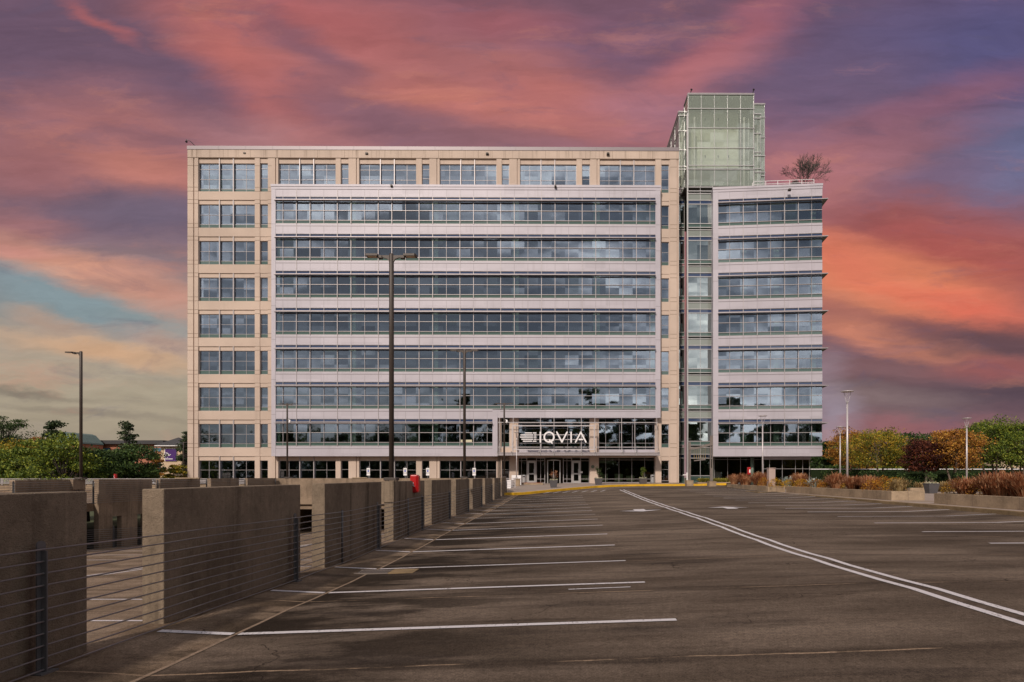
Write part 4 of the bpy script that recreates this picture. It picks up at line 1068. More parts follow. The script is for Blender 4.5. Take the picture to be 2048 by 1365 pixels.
# ------------------------------------------------------------------ plants
def leaf_quads(mb, c, s, n, size, flat=.0):
    for _ in range(n):
        p = Vector((R.gauss(0, 1), R.gauss(0, 1), R.gauss(0, 1)))
        if p.length > 1.9: p *= 1.9/p.length*R.random()
        p = Vector((p.x*s[0], p.y*s[1], p.z*s[2]))+c
        a = Vector((R.gauss(0,1), R.gauss(0,1), R.gauss(0,1)*(1-flat))).normalized(); b = a.orthogonal().normalized()
        b = (Matrix.Rotation(R.uniform(0, 6.28), 3, a) @ b); c2 = a.cross(b)
        z = size*R.uniform(.6, 1.4)
        mb.face([mb.pt(p+b*z), mb.pt(p+c2*z*.55), mb.pt(p-b*z*.8), mb.pt(p-c2*z*.5)])
def tree(name, label, x, y, zb, h, w, mat, trunk_h=.28, n=26, leaves=150, size=.13, shape='round', bark='bark', multi=1, group=None, dens=1.0, branches=True, seed=0, org=None):
    global R
    R = random.Random(seed or int(x*37+y*91))
    t = thing(name, label, 'tree', (x, y, zb), group)
    tb = MB(); lf = MB(); h *= 1.045
    tips = []
    th = h*trunk_h
    for m in range(multi):
        a = 6.28*m/max(multi, 1)+R.random(); off = .12*w*(0 if multi == 1 else 1)
        b0 = Vector((x+off*.25*math.cos(a), y+off*.25*math.sin(a), zb)); b1 = Vector((x+off*math.cos(a), y+off*math.sin(a), zb+th))
        r0 = h*.020/(multi**.4)+.03
        b2 = Vector((x+off*1.6*math.cos(a), y+off*1.6*math.sin(a), zb+h*.72))
        tb.tube([b0, (b0+b1)/2+Vector((R.uniform(-.05,.05)*w*.3, 0, 0)), b1, b2], [r0, r0*.85, r0*.7, r0*.2], 7)
        tips.append((b1, b2, r0))
    for k in range(n):
        f = (k+.5)/n; 
        if shape == 'cone': zf = trunk_h*.6+(1-trunk_h*.6)*f; rad = w*.5*(1-f)**.8*R.uniform(.5, 1.05)+.1
        elif shape == 'column': zf = trunk_h*.4+(1-trunk_h*.4)*f; rad = w*.5*(math.sin(math.pi*min(1, .12+f*.85))**.6)*R.uniform(.4, 1)
        elif shape == 'umbrella': zf = trunk_h+(1-trunk_h)*(.25+.7*f); rad = w*.5*R.uniform(.25, 1)*(1 if f < .7 else .75)
        else: zf = trunk_h+(1-trunk_h)*(.06+.88*f); rad = w*.5*math.sin(math.pi*min(.97, .14+.80*f))**.55*R.uniform(.35, 1.0)
        a = k*2.4+R.uniform(-.4, .4); rad *= .82 if shape != 'cone' else .9
        c = Vector((x+rad*math.cos(a), y+rad*math.sin(a), zb+h*min(zf, .97)*.96+R.uniform(-.05, .04)*h))
        cs = w*(.082 if shape != 'cone' else .06)*R.uniform(.55, 1.35)
        leaf_quads(lf, c, (cs*1.25, cs*1.25, cs*(.5 if shape != 'umbrella' else .35)), int(leaves*R.uniform(.6, 1.3)*dens), size)
        if branches:
            b1, b2, r0 = tips[k % len(tips)]; q = max(0, min(1, (zf-trunk_h)*.9)); s0 = b1.lerp(b2, q*.8)
            tb.tube([s0, s0.lerp(c, .5)+Vector((0,0,.03*h)), c], [r0*.32, r0*.2, r0*.06], 4, False)
    tb.build('trunk', M[bark], t); lf.build('crown', M[mat], t)
    R = random.Random(seed+9)
    return t
# right side ornamental trees
rt = [('small orange-brown tree just right of the wing', 1702, 68, 7.0, 5.2, 'leaf_orange', 865, 'round', 1),
      ('yellow-green spreading tree behind the tallest silver lamp', 1757, 62, 6.5, 7.2, 'leaf_yellow', 863, 'round', 2),
      ('dark maroon tree between the yellow and orange ones', 1852, 57, 5.6, 4.2, 'leaf_maroon', 884, 'round', 1),
      ('orange crape myrtle with several bare stems, left of the right-hand lamp', 1908, 56, 6.0, 4.9, 'leaf_orange', 864, 'round', 3),
      ('tall green-yellow tree just right of the right-hand lamp', 1985, 57, 6.4, 6.4, 'leaf_lime', 846, 'round', 3),
      ('bright lime tree cut by the right edge', 2040, 56, 6.4, 6.0, 'leaf_lime', 850, 'round', 3)]
for i, (lb, px, D, h, w, mt, ptop, shp, mu) in enumerate(rt):
    zb = .6; h = (Z(ptop, D)-zb)*1.04; w *= 1.1
    tree('autumn_tree' if mt != 'leaf_lime' else 'green_tree', lb, X(px, D), D, zb, h, w, mt, .34, 62, 210, .085, shp, 'bark', mu, seed=100+i)
for i, (px, D, ptop, w, mt, lb) in enumerate(((1640, 95, 905, 8, 'leaf_green', 'low dark green tree in the gap right of the wing'), (1672, 84, 880, 6, 'leaf_green', 'dark green tree behind the slim lamp'), (1822, 98, 866, 9, 'leaf_green', 'rounded dark evergreen rising behind the maroon tree'), (1868, 104, 868, 8, 'leaf_green', 'second rounded evergreen behind the orange tree'),
        (1955, 78, 858, 8, 'leaf_green', 'dark tree filling in behind the tall green-yellow one'), (2075, 74, 850, 9, 'leaf_green', 'dark tree behind the lime tree at the right edge'), (1735, 86, 890, 8, 'leaf_orange', 'rust tree low behind the yellow one'), (1800, 80, 900, 6, 'leaf_lime', 'lime shrub tree low behind the yellow one'))):
    tree('background_tree', lb, X(px, D), D, .3, Z(ptop, D)-.3, w, mt, .15, 26, 170, .2, 'round', 'bark_dark', 1, 'trees behind the plaza', seed=200+i)
# left trees
lt = [(-20, 66, 888, 9, 'leaf_lime', 'green_tree', 'round', 'dense lime-green tree cut by the left edge'),
      (38, 70, 878, 9, 'leaf_yellow', 'autumn_tree', 'round', 'yellowing tree under the pine at the far left'),
      (75, 62, 880, 8, 'leaf_lime', 'green_tree', 'round', 'bright green tree left of the single light pole'),
      (128, 60, 868, 8, 'leaf_lime', 'green_tree', 'round', 'tall bright green tree just left of the single light pole'),
      (176, 68, 890, 6.8, 'leaf_green', 'green_tree', 'round', 'dark green tree right behind the single light pole'),
      (218, 64, 897, 7, 'leaf_green', 'green_tree', 'round', 'low dark green tree left of the slim conifer'),
      (268, 66, 890, 7, 'leaf_green', 'green_tree', 'round', 'dark green tree right below the slim conifer'),
      (296, 72, 930, 3.6, 'leaf_green', 'green_tree', 'round', 'low green tree left of the purple sign tower'),
      (352, 84, 931, 4.0, 'leaf_yellow', 'autumn_tree', 'round', 'yellow leafed tree in front of the purple sign tower'),
      (372, 96, 868, 5.0, 'leaf_needle', 'conifer', 'cone', 'narrow conifer against the left corner of the building'),
      (255, 78, 846, 5.0, 'leaf_needle', 'conifer', 'cone', 'slim conifer with an open top in front of the brick building'),
      (108, 74, 842, 6.0, 'leaf_needle', 'conifer', 'cone', 'conifer with a ragged top above the green trees'),
      (8, 100, 838, 11, 'leaf_green', 'pine_tree', 'umbrella', 'broad flat-topped pine at the far left skyline'),
      (75, 88, 874, 9, 'leaf_orange', 'autumn_tree', 'round', 'rusty orange tree behind the bright green ones'),
      (313, 108, 906, 3, 'leaf_orange', 'autumn_tree', 'round', 'orange tree beside the sign tower')]
for i, (px, D, ptop, w, mt, nm, shp, lb) in enumerate(lt):
    tree(nm, lb, X(px, D), D, -3.4, Z(ptop, D)+3.4, w, mt, .5 if shp == 'umbrella' else .22, 44 if shp == 'round' else 46, 250 if shp == 'round' else 170, .13, shp, 'bark_dark', 1, seed=300+i)
# bare tree + shrub on the roof terrace
def bare_tree(label, base, h, w, seed, lean=0, name='bare_tree'):
    global R
    R = random.Random(seed); t = thing(name, label, 'tree', base); mb = MB(); tw = MB()
    def grow(p, d, L, r, dep):
        q = p+d*L; (mb if dep > 2 else tw).tube([p, (p+q)/2+Vector((R.uniform(-.03,.03)*L, 0, R.uniform(0,.05)*L)), q], [r, r*.8, r*.62], 5 if dep > 2 else 3, False)
        if dep == 0: return
        for _ in range(3 if dep > 1 else 3):
            ax = Vector((R.gauss(0,1), R.gauss(0,1), R.gauss(0,1))).normalized(); nd = (Matrix.Rotation(R.uniform(.35,1.0), 3, ax) @ d); nd.z += .10; nd.normalize(); grow(q if _ else p+d*L*.6, nd, L*R.uniform(.66,.88), max(r*.6, .017), dep-1)
    b = Vector(base); c0 = b+Vector((lean*.2, 0, h*.16)); mb.tube([b, c0], [h*.022, h*.018], 6, False)
    for k in range(10):
        a = 6.28*k/10+R.uniform(-.2, .2); e = .80+.72*((k*3) % 10)/10
        grow(c0, Vector((math.cos(a)*math.cos(e), math.sin(a)*math.cos(e), math.sin(e))), h*.30, h*.009, 4)
    mb.build('trunk', M['twig'], t); tw.build('twigs', M['twig'], t)
by = D0+2.5-1.0
bare_tree('bare leafless tree on the roof terrace of the right wing', (X(1609, by), by, cz(371)+.1), 3.9, 3, 5)
bare_tree('low bare shrub left of the rooftop tree', (X(1590, by), by, cz(371)+.1), 1.3, 1.5, 9, name='bare_shrub')
mb = MB()
R = random.Random(3)
for i in range(34): leaf_quads(mb, Vector((X(1570+i*2, by-.6), by-.6, cz(371)+.25)), (.12,.12,.08), 12, .06)
o = mb.build('terrace_planting', M['leaf_green']); tag(o, 'low green planting along the roof terrace railing', 'plants', kind='stuff')
# planters
def wallbox(name, label, segs, cap=None, group='concrete planters right of the parking bays'):
    mb = MB()
    for s in segs: mb.box(*s)
    o = mb.build(name, M['planter'], bevel=.015); tag(o, label, 'planter', group)
    return o
def planter(label, x0, x1, y0, y1, zb, zt, t=.25):
    o = wallbox('planter', label, [(x0, x1, y0, y0+t, zb, zt), (x0, x1, y1-t, y1, zb, zt), (x0, x0+t, y0+t, y1-t, zb, zt), (x1-t, x1, y0+t, y1-t, zb, zt)])
    mb = MB(); mb.box(x0+t, x1-t, y0+t, y1-t, zb, zt-.08); mb.build('soil', M['soil'], o)
    mb = MB(); 
    n = max(2, int((y1-y0)/2.4))
    for i in range(1, n): yy_ = y0+(y1-y0)*i/n; mb.box(x0-.003, x0+.01, yy_-.012, yy_+.012, zb, zt-.02)
    mb.box((x0+x1)/2-.012, (x0+x1)/2+.012, y0-.003, y0+.01, zb, zt-.02)
    mb.build('planter_joint', M['precast_groove'], o)
    return o
planter('farthest concrete planter with reddish grass, in front of the right wing', 14.5, 15.75, 44.7, 56, .42, .86)
planter('long middle concrete planter of grasses and mums', 15.7, 17.3, 30.05, 44.4, .41, .86)
planter('nearest concrete planter, running out of the right edge', 15.7, 17.6, 4, 26.6, .41, .86)
def grass(label, x, y, zb, h, r, mat, n=190, w=.012, group=None, name='ornamental_grass'):
    mb = MB()
    for _ in range(n):
        a = R.uniform(0, 6.28); rr = r*math.sqrt(R.random())*.45; b = Vector((x+rr*math.cos(a), y+rr*math.sin(a), zb)); sp = R.uniform(.15, 1.0); hh = h*R.uniform(.45, .95)
        d = Vector((math.cos(a), math.sin(a), 0)); p1 = b+d*r*sp*.35+Vector((0,0,hh*.55)); p2 = b+d*r*sp*.9+Vector((0,0,hh*(1-.25*sp))); s = Vector((-d.y, d.x, 0))*w
        i = [mb.pt(b-s), mb.pt(b+s), mb.pt(p1+s*1.2), mb.pt(p1-s*1.2), mb.pt(p2+s*.3), mb.pt(p2-s*.3)]
        mb.face([i[0], i[1], i[2], i[3]]); mb.face([i[3], i[2], i[4], i[5]])
        if R.random() < .5:
            c = p2; q = s*1.7; mb.face([mb.pt(c-q-Vector((0,0,.05))), mb.pt(c+q-Vector((0,0,.05))), mb.pt(c+d*.06+Vector((0,0,.08)))])
    o = mb.build(name, M[mat]); tag(o, label, 'grass clump', group); return o
def mound(label, x, y, zb, h, r, mat, n=420, size=.035, group=None, name='flower_mound', cat='flowers'):
    mb = MB()
    for _ in range(n):
        a = R.uniform(0, 6.28); e = math.asin(R.random()); k = R.uniform(.75, 1.03)
        p = Vector((x+r*k*math.cos(a)*math.cos(e), y+r*k*math.sin(a)*math.cos(e), zb+h*k*math.sin(e)))
        leaf_quads(mb, p, (.02,.02,.02), 1, size)
    o = mb.build(name, M[mat]); tag(o, label, cat, group); return o
def by_row(items, u, zb, where):
    cnt = {}
    for (px, typ, h) in items:
        D = u*F/(px-PX); x = u+R.uniform(-.2, .2); cnt[typ] = cnt.get(typ, 0)+1
        o = ['first', 'second', 'third', 'fourth', 'fifth', 'sixth', 'seventh', 'eighth', 'ninth', 'tenth'][cnt[typ]-1]
        if typ == 'g': grass('reddish fountain grass, %s from the left in the %s planter' % (o, where), x, D, zb, h, .62, 'grass_red', 620, .012, 'reddish grasses in the planters')
        elif typ == 't': grass('tan seeding grass, %s from the left in the %s planter' % (o, where), x, D, zb, h, .5, 'grass_tan', 420, .010, 'tan grasses in the planters')
        elif typ == 'm': mound('yellow flower mound, %s from the left in the %s planter' % (o, where), x, D, zb, h, .55, 'mum', 700, .035, 'flower mounds in the planters')
        elif typ == 'o': mound('rusty orange flower mound, %s from the left in the %s planter' % (o, where), x, D, zb, h, .58, 'mum_dark', 700, .035, 'flower mounds in the planters')
        elif typ == 's': grass('silver spiky plant, %s from the left in the %s planter' % (o, where), x, D, zb, h, .5, 'silver_leaf', 60, .04, None, 'spiky_plant')
R = random.Random(21)
by_row([(1472,'g',1.1),(1484,'g',1.2),(1497,'g',.9),(1513,'g',1.25),(1524,'g',1.2),(1533,'o',.7),(1554,'m',.65)], 15.1, .80, 'farthest')
by_row([(1570,'s',.9),(1583,'m',.55),(1594,'g',1.15),(1606,'m',.6),(1617,'o',.6),(1630,'s',.8),(1636,'o',.6),(1650,'o',.5),(1664,'g',1.0),(1680,'g',1.15),(1698,'m',.6),(1712,'g',.9),(1728,'g',.85),(1737,'g',.95),(1752,'o',.65),(1768,'o',.8),(1784,'m',.75),(1800,'t',.8)], 16.4, .80, 'middle')
by_row([(1915,'m',.65),(1942,'g',.85),(1963,'o',.7),(1985,'g',1.05),(2005,'g',1.1),(2028,'g',1.05),(2052,'g',1.1)], 16.5, .80, 'nearest')
# plantings further back, right
for i, (px, D, h) in enumerate(((1842,50,.8),(1858,52,.7),(1880,46,.8),(1893,45,.9),(1905,46,.8),(1925,47,.8),(1945,48,.8),(1965,44,.8),(1985,44,.8))):
    grass('loose tan grass behind the planter gap, %d steps from its left end' % (i+1) if 0 else 'tan grass clump %s' % ['left of the grey pot','touching the grey pot','just right of the grey pot','second right of the pot','third right of the pot','left of the right-hand lamp','at the foot of the right-hand lamp','right of the right-hand lamp','farthest right behind the nearest planter'][i], X(px, D), D, .45, h, .6, 'grass_tan', 160, .02, 'tan grasses behind the planters')
o = wallbox('low_planter', 'low tan planter wall behind the grey pot', [(X(1815,48), X(2000,48), 47.6, 47.9, .4, .68)], group=None)
# hedges
def hedge(label, x0, x1, y, z0, z1, mat='leaf_green', dp=.8):
    mb = MB(); n = int((x1-x0)*(z1-z0)*210)
    for _ in range(n): leaf_quads(mb, Vector((R.uniform(x0, x1), y-dp*.3+R.uniform(-.2, .2), R.uniform(z0, z1))), (.04,.04,.04), 1, .075)
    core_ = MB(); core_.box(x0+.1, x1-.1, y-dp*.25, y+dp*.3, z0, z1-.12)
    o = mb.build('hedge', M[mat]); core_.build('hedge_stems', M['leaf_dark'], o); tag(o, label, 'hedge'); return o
hedge('clipped dark hedge between the lamp and the maroon tree', X(1716, 59), X(1793, 59), 59, .5, Z(941, 58))
hedge('clipped hedge strip right of the orange tree stems', X(1905, 54), X(1955, 54), 54, .5, Z(944, 54))
hedge('long low hedge in front of the maroon tree', X(1795, 57), X(1905, 57), 57.5, .5, Z(946, 57))
hedge('dark hedge at the right edge', X(1958, 60), X(2120, 60), 60, .5, Z(942, 60))
hedge('short dark hedge left of the slim lamp', X(1640, 64), X(1712, 64), 64, .5, Z(941, 64))
# parapet with pale cap behind the garden
mb = MB(); D = 70; mb.box(X(1622, D), X(2300, D), D, D+.3, .5, Z(939.5, D)); o = mb.build('garden_wall', M['leaf_dark']); mb = MB(); mb.box(X(1622, D)-.05, X(2300, D), D-.1, D+.4, Z(939.5, D), Z(938, D)); mb.build('wall_cap', M['white'], o); tag(o, 'long dark garden wall with a pale cap behind the trees', 'wall')
# distant wood
def wood(label, x0, x1, y, zb, z1, mat, n=90):
    mb = MB()
    for _ in range(n):
        xx = R.uniform(x0, x1); hh = (z1-zb)*R.uniform(.55, 1.0); 
        leaf_quads(mb, Vector((xx, y+R.uniform(-6, 6), zb+hh*R.uniform(.55, 1)*.9)), (3.2,2,1.7), 110, .5)
        leaf_quads(mb, Vector((xx, y+R.uniform(-3, 3), zb+hh*.35)), (3.4,2,2.2), 70, .6)
    o = mb.build('distant_wood', M[mat]); tag(o, label, 'woodland', kind='stuff'); return o
R = random.Random(77)
wood('dark far wood on the left skyline behind the brick building', X(-150, 190), X(400, 190), 190, -3.6, Z(878, 190), 'leaf_green', 110)
wood('dark far wood beyond the plaza trees on the right', X(1600, 150), X(2250, 150), 150, -3.6, Z(880, 150), 'leaf_green', 110)
# trees behind the camera that the windows reflect
R = random.Random(5)
for i, (x, y, h, w) in enumerate(((-38,-38,17,12),(-27,-36,22,11),(-17,-42,20,12),(-8,-37,23.5,10),(1,-42,19,13),(9,-36,25,11),(18,-40,21,12),(27,-38,22,12),(38,-42,19,14),(-52,-44,14,14),(-66,-46,13,14),(-80,-46,12,14),(52,-46,16,14),(66,-44,15,14))):
    tree('reflected_tree', 'tall tree behind the viewpoint, mirrored in the windows', x, y, -3.6, h+3.6, w, 'leaf_green', .2, 44, 90, .7, 'round', 'bark_dark', 1, 'trees mirrored in the facade glass', seed=500+i)

wood('dense wood behind the viewpoint, mirrored in the lower windows', -120, 110, -56, -3.6, 17.5, 'leaf_green', 330)
# ------------------------------------------------------------------ plaza things
def pot(label, px, D, w, h, zb, plant, ph):
    x = X(px, D); t = thing('plant_pot', label, 'plant pot', (x, D, zb), 'dark tapered pots by the kerb')
    mb = MB(); mb.frus((x, D), w*.36, w*.5, zb, zb+h); mb.box(x-w*.52, x+w*.52, D-w*.52, D+w*.52, zb+h, zb+h+.05); mb.build('pot', M['grey_pot'], t, bevel=.01)
    mb = MB()
    for _ in range(70): leaf_quads(mb, Vector((x+R.uniform(-.45,.45)*w, D+R.uniform(-.45,.45)*w, zb+h+.1)), (.03,.03,.04), 2, .045)
    mb.build('flowers', M['flower_white'], t)
    mb = MB(); st = MB()
    for k in range(9 if plant != 'grass_red' else 16):
        a = R.uniform(0, 6.28); q = Vector((x+.30*math.cos(a)*R.random(), D+.3*math.sin(a)*R.random(), zb+h+ph*R.uniform(.35, .95)))
        if plant == 'grass_red': q = Vector((x+.28*math.cos(a), D+.28*math.sin(a), zb+h+ph*R.uniform(.5, 1)))
        st.tube([(x, D, zb+h), q], .014, 4, False); leaf_quads(mb, q, (.10,.10,.12), 30 if plant != 'grass_red' else 8, .06)
    mb.build('foliage', M[plant], t); st.build('stems', M['bark'], t)
pot('dark tapered pot with a bare coral shrub in front of the doors', 1107.3, 57.3, .85*.9, .62, Z(975.3, 57.3), 'grass_red', .85)
pot('dark tapered pot with a green shrub beside the round plaque', 1197, 62.6, .8, .66, Z(971.3, 62.6), 'leaf_green', 1.1)
pot('dark tapered pot with a yellow-green shrub near the steel bin', 1286, 62.6, .8, .66, Z(971.3, 62.6), 'leaf_lime', 1.1)
pot('grey pot with a round evergreen behind the planter gap', 1862.5, 42, .72, .62, .42, 'leaf_green', .9)
def bin_(label, px, D, zb, h=.95):
    x = X(px, D); t = thing('litter_bin', label, 'litter bin', (x, D, zb), 'steel litter bins by the doors')
    mb = MB(); mb.lathe((x, D, zb), [(.22,0),(.23,.05),(.23,h*.30),(.215,h*.32),(.23,h*.34),(.23,h*.68),(.21,h*.70)], 16); mb.build('bin_body', M['steel'], t)
    mb = MB(); mb.lathe((x, D, zb+h*.7), [(.21,0),(.235,.02),(.235,h*.24),(.2,h*.3)], 16); mb.build('lid', M['steel'], t)
    mb = MB(); mb.box(x-.13, x+.13, D-.245, D-.2, zb+h*.76, zb+h*.88); mb.build('opening', M['black'], t)
bin_('steel litter bin left of the entrance doors', 1048, 68, .74); bin_('steel litter bin against the pier right of the entrance', 1305, 68.5, .76)
D = 63
o = wallbox('white_box', 'white box enclosure by the lamp block left of the doors', [], group=None) if 0 else None
mb = MB(); mb.box(X(1023.5, 65), X(1042.5, 65), 64.7, 65.3, .6, Z(951, 65)); o = mb.build('utility_cabinet', M['white'], bevel=.03); mb = MB(); mb.box(X(1032.5, 65)-.01, X(1032.5, 65)+.01, 64.69, 64.71, .8, Z(952, 65)); mb.build('door_seam', M['metal_dark'], o); tag(o, 'white utility cabinet behind the stone lamp block', 'cabinet')
mb = MB(); mb.box(X(1016, 60), X(1024, 60), 59, 62, .4, Z(960.5, 60)); o = mb.build('white_curb_wall', M['white'], bevel=.01); tag(o, 'short white wall at the yellow kerb corner', 'low wall')
mb = MB(); mb.box(X(1028, 61.8), X(1040, 61.8), 61.5, 62.2, .45, Z(958.5, 61.8)); o = mb.build('stone_block', M['planter'], bevel=.02); mb = MB(); mb.box(X(1027.5, 61.8), X(1040.5, 61.8), 61.45, 62.25, Z(958.5, 61.8), Z(957.5, 61.8)); mb.build('cap', M['planter'], o); tag(o, 'square stone block carrying the thin silver lamp', 'stone block')
def bed(label, px0, px1, D, zt, mat, dp=1.6):
    mb = MB(); x0, x1 = X(px0, D), X(px1, D); mb.box(x0, x1, D, D+.25, .45, zt); mb.box(x0, x0+.2, D+.25, D+dp, .45, zt); mb.box(x1-.2, x1, D+.25, D+dp, .45, zt)
    o = mb.build('raised_bed', M['planter'], bevel=.01); mb = MB(); mb.box(x0+.2, x1-.2, D+.25, D+dp, .45, zt+.03); mb.build('bed_fill', M[mat], o); tag(o, label, 'raised bed'); return o
bed('low raised bed of red mulch left of the doors', 1020, 1086, 65.5, Z(966.5, 65.5), 'mulch')
bed('low raised bed under the narrow windows right of the entrance', 1257, 1366, 66.5, Z(966.8, 66.5), 'soil')
bed('raised bed of yellow grasses under the right wing', 1396, 1462, 65, Z(965, 65), 'soil')
for i, px in enumerate((1401, 1409, 1417, 1429, 1436, 1444, 1452, 1460)):
    grass('yellow-green grass tuft under the wing, %s from the left' % ['first','second','third','fourth','fifth','sixth','seventh','last'][i], X(px, 65.8), 65.8, Z(965, 65.8), .5, .42, 'grass_lime', 150, .02, 'yellow-green grass tufts')
# wind chime sculpture
t = thing('chime_sculpture', 'weathered steel gate-like sculpture with hanging chime rods beside the tower', 'sculpture', (X(1401, 61), 61, .55))
def chx(p, D=61): return X(1350+p/11.38, D)
def chz(p, D=61): return Z(860+p/11.38, D)
for a, b, top in ((305, 355, 285), (795, 860, 130)):
    mb = MB(); 
    for p, q in ((a, a+20), (b-20, b)): mb.box(chx(p), chx(q), 60.9, 61.1, chz(1165), chz(top))
    mb.box(chx(a+20), chx(b-20), 60.93, 61.07, chz(1165), chz(870)); mb.box(chx(a+20), chx(b-20), 60.94, 61.06, chz(top+180), chz(top+20) ); mb.build('post', M['steel_brown'], t)
mb = MB(); mb.prism([(chx(325), chz(455)), (chx(500), chz(435)), (chx(850), chz(350)), (chx(840), chz(310)), (chx(700), chz(330)), (chx(560), chz(385)), (chx(340), chz(405))], 60.85, 61.0); mb.build('beam', M['steel_brown'], t)
for i in range(6):
    p = 435+i*51; mb = MB(); mb.tube([(chx(p), 60.95, chz(430-i*14)), (chx(p), 60.95, chz(580))], .008, 4); mb.tube([(chx(p), 60.95, chz(580)), (chx(p), 60.95, chz(665-i*3))], .025, 6); mb.build('chime_rod', pbr('chime_brass%d' % i, (.5,.36,.14), .35, .5), t)
mb = MB(); mb.prism([(chx(430), chz(715)), (chx(690), chz(690)), (chx(690), chz(650)), (chx(600), chz(670)), (chx(430), chz(693))], 60.88, 61.0); mb.build('striker_bar', M['steel_brown'], t)
for a, b, c, D, lb in ((255, 405, 1160, 61, 'left'), (760, 920, 1185, 59, 'right')):
    mb = MB(); mb.box(chx(a, D), chx(b, D), D-.35, D+.6, .4, chz(c, D)); o = mb.build('stone_block', M['planter'], bevel=.02); mb = MB(); mb.box(chx(a, D)-.02, chx(b, D)+.02, D-.37, D+.62, chz(c, D), chz(c, D)+.05); mb.build('cap', M['planter'], o); tag(o, 'stone block under the %s post of the chime sculpture' % lb, 'stone block')
t = thing('white_post', 'white signpost with a small sideways arm, left of the chime sculpture', 'post', (X(1374, 63), 63, .6))
mb = MB(); mb.box(chx(262, 63), chx(284, 63), 62.95, 63.05, .6, chz(995, 63)); mb.build('post', M['white'], t); mb = MB(); mb.box(chx(180, 63), chx(262, 63), 62.97, 63.03, chz(1035, 63), chz(1018, 63)); mb.build('arm', M['white'], t); mb = MB(); mb.frus((chx(273, 63), 63), .1, .03, chz(995, 63), chz(975, 63)); mb.build('finial', M['white'], t)
# call box + stone pylon
t = thing('call_box', 'red emergency call box on a black post in the reddish grass', 'call box', (X(1498, 52), 52, .6))
x = X(1497, 52); mb = MB(); mb.box(X(1498.5, 52), X(1501.5, 52), 52, 52.12, .6, Z(935, 52)); mb.build('post', M['black'], t)
mb = MB(); mb.box(X(1493.8, 52), X(1500, 52), 51.75, 51.99, Z(949.5, 52), Z(935, 52)); c_ = mb.build('cabinet_body', M['red'], t, bevel=.03)
mb = MB(); mb.box(X(1496.5, 52), X(1499, 52), 51.735, 51.75, Z(946, 52), Z(939.5, 52)); mb.build('label_plate', M['white'], c_)
mb = MB(); D = 46.5; mb.box(X(1538, D), X(1547.5, D), D, D+.5, .8, Z(937, D)); mb.box(X(1548, D), X(1551.3, D), D+.05, D+.45, .8, Z(937.3, D)); mb.box(X(1537.5, D), X(1552, D), D-.03, D+.53, Z(937, D), Z(936, D)); o = mb.build('stone_pylon', pbr('pink_stone', (.42,.31,.27), .8, 0, .15), bevel=.01); tag(o, 'pale stone pylon among the planter flowers', 'pylon')
# accessible parking signs
for i, px in enumerate((736.7, 810.3, 855.6, 948.3)):
    D = 57; x = X(px, D); t = thing('parking_sign', ['white and blue accessible parking sign, leftmost, left of the tall pole', 'accessible parking sign just right of the tall light pole', 'accessible parking sign above the red cabinet', 'accessible parking sign right of the middle light pole'][i], 'parking sign', (x, D, .35), 'accessible parking signs')
    mb = MB(); mb.box(x-.03, x+.03, D, D+.05, .35, Z(933.5, D)); mb.build('post', M['galv'], t)
    mb = MB(); mb.box(x-.15, x+.15, D-.02, D, Z(946, D), Z(936.5, D)); pl = mb.build('sign_plate', M['white'], t)
    mb = MB(); mb.box(x-.07, x+.07, D-.028, D-.022, Z(944, D), Z(941, D)); mb.build('wheelchair_symbol', M['sign_blue'], pl)
    mb = MB(); mb.box(x-.09, x+.09, D-.028, D-.022, Z(940, D), Z(939, D)); mb.build('lettering', pbr('sign_text%d' % i, (.1,.2,.15)), pl)
    mb = MB(); mb.box(x-.15, x+.15, D-.02, D, Z(951.5, D), Z(947, D)); mb.build('lower_plate', M['white'], t)
# utility bench-like plaza steps near left curb: distant restaurant + brick building
t = thing('restaurant', 'small stucco restaurant tower with dark hip roof and purple sign', 'restaurant', (X(340, 112), 112, -3.6))
D = 112
def hip(mb, x0, x1, y0, y1, z0, z1, rd=.0):
    cx_, cy_ = (x0+x1)/2, (y0+y1)/2; a = [mb.pt(p) for p in ((x0,y0,z0),(x1,y0,z0),(x1,y1,z0),(x0,y1,z0))]
    if rd: b = [mb.pt((x0+rd, cy_, z1)), mb.pt((x1-rd, cy_, z1))]; mb.face([a[0], a[1], b[1], b[0]]); mb.face([a[2], a[3], b[0], b[1]]); mb.face([a[1], a[2], b[1]]); mb.face([a[3], a[0], b[0]])
    else:
        c = mb.pt((cx_, cy_, z1))
        for i in range(4): mb.face([a[i], a[(i+1)%4], c])
    mb.face(a[::-1])
mb = MB(); mb.box(X(322, D), X(364, D), D, D+3.6, -3.6, Z(892.5, D)); mb.box(X(288, D), X(322, D)-.02, D+.5, D+8, -3.6, Z(939, D)); mb.build('wall', M['stucco'], t)
mb = MB(); hip(mb, X(309, D-1), X(366.5, D-1), D-1, D+4.6, Z(891, D), Z(874, D)); rf = mb.build('roof', M['shingle'], t)
mb = MB(); mb.box(X(309, D-1), X(366.5, D-1), D-1.05, D+4.6, Z(892.6, D-1), Z(891.1, D-1)); mb.build('eave', M['white'], rf)
mb = MB(); hip(mb, X(284, D-1), X(345, D-1), D-.9, D-.02, Z(938.5, D), Z(918, D)) if 0 else hip(mb, X(282, D), X(333, D), D-.8, D+9, Z(939.5, D), Z(914, D), 2.2); mb.build('lower_roof', M['shingle'], t)
mb = MB(); mb.box(X(282, D), X(320, D), D-.85, D-.8, Z(941, D), Z(939.5, D)); mb.build('lower_eave', M['white'], t)
mb = MB(); mb.box(X(328.7, D-.2), X(353, D-.2), D-.2, D-.02, Z(923.5, D), Z(897.3, D)); sgn = mb.build('sign_frame', M['white'], t, bevel=.15)
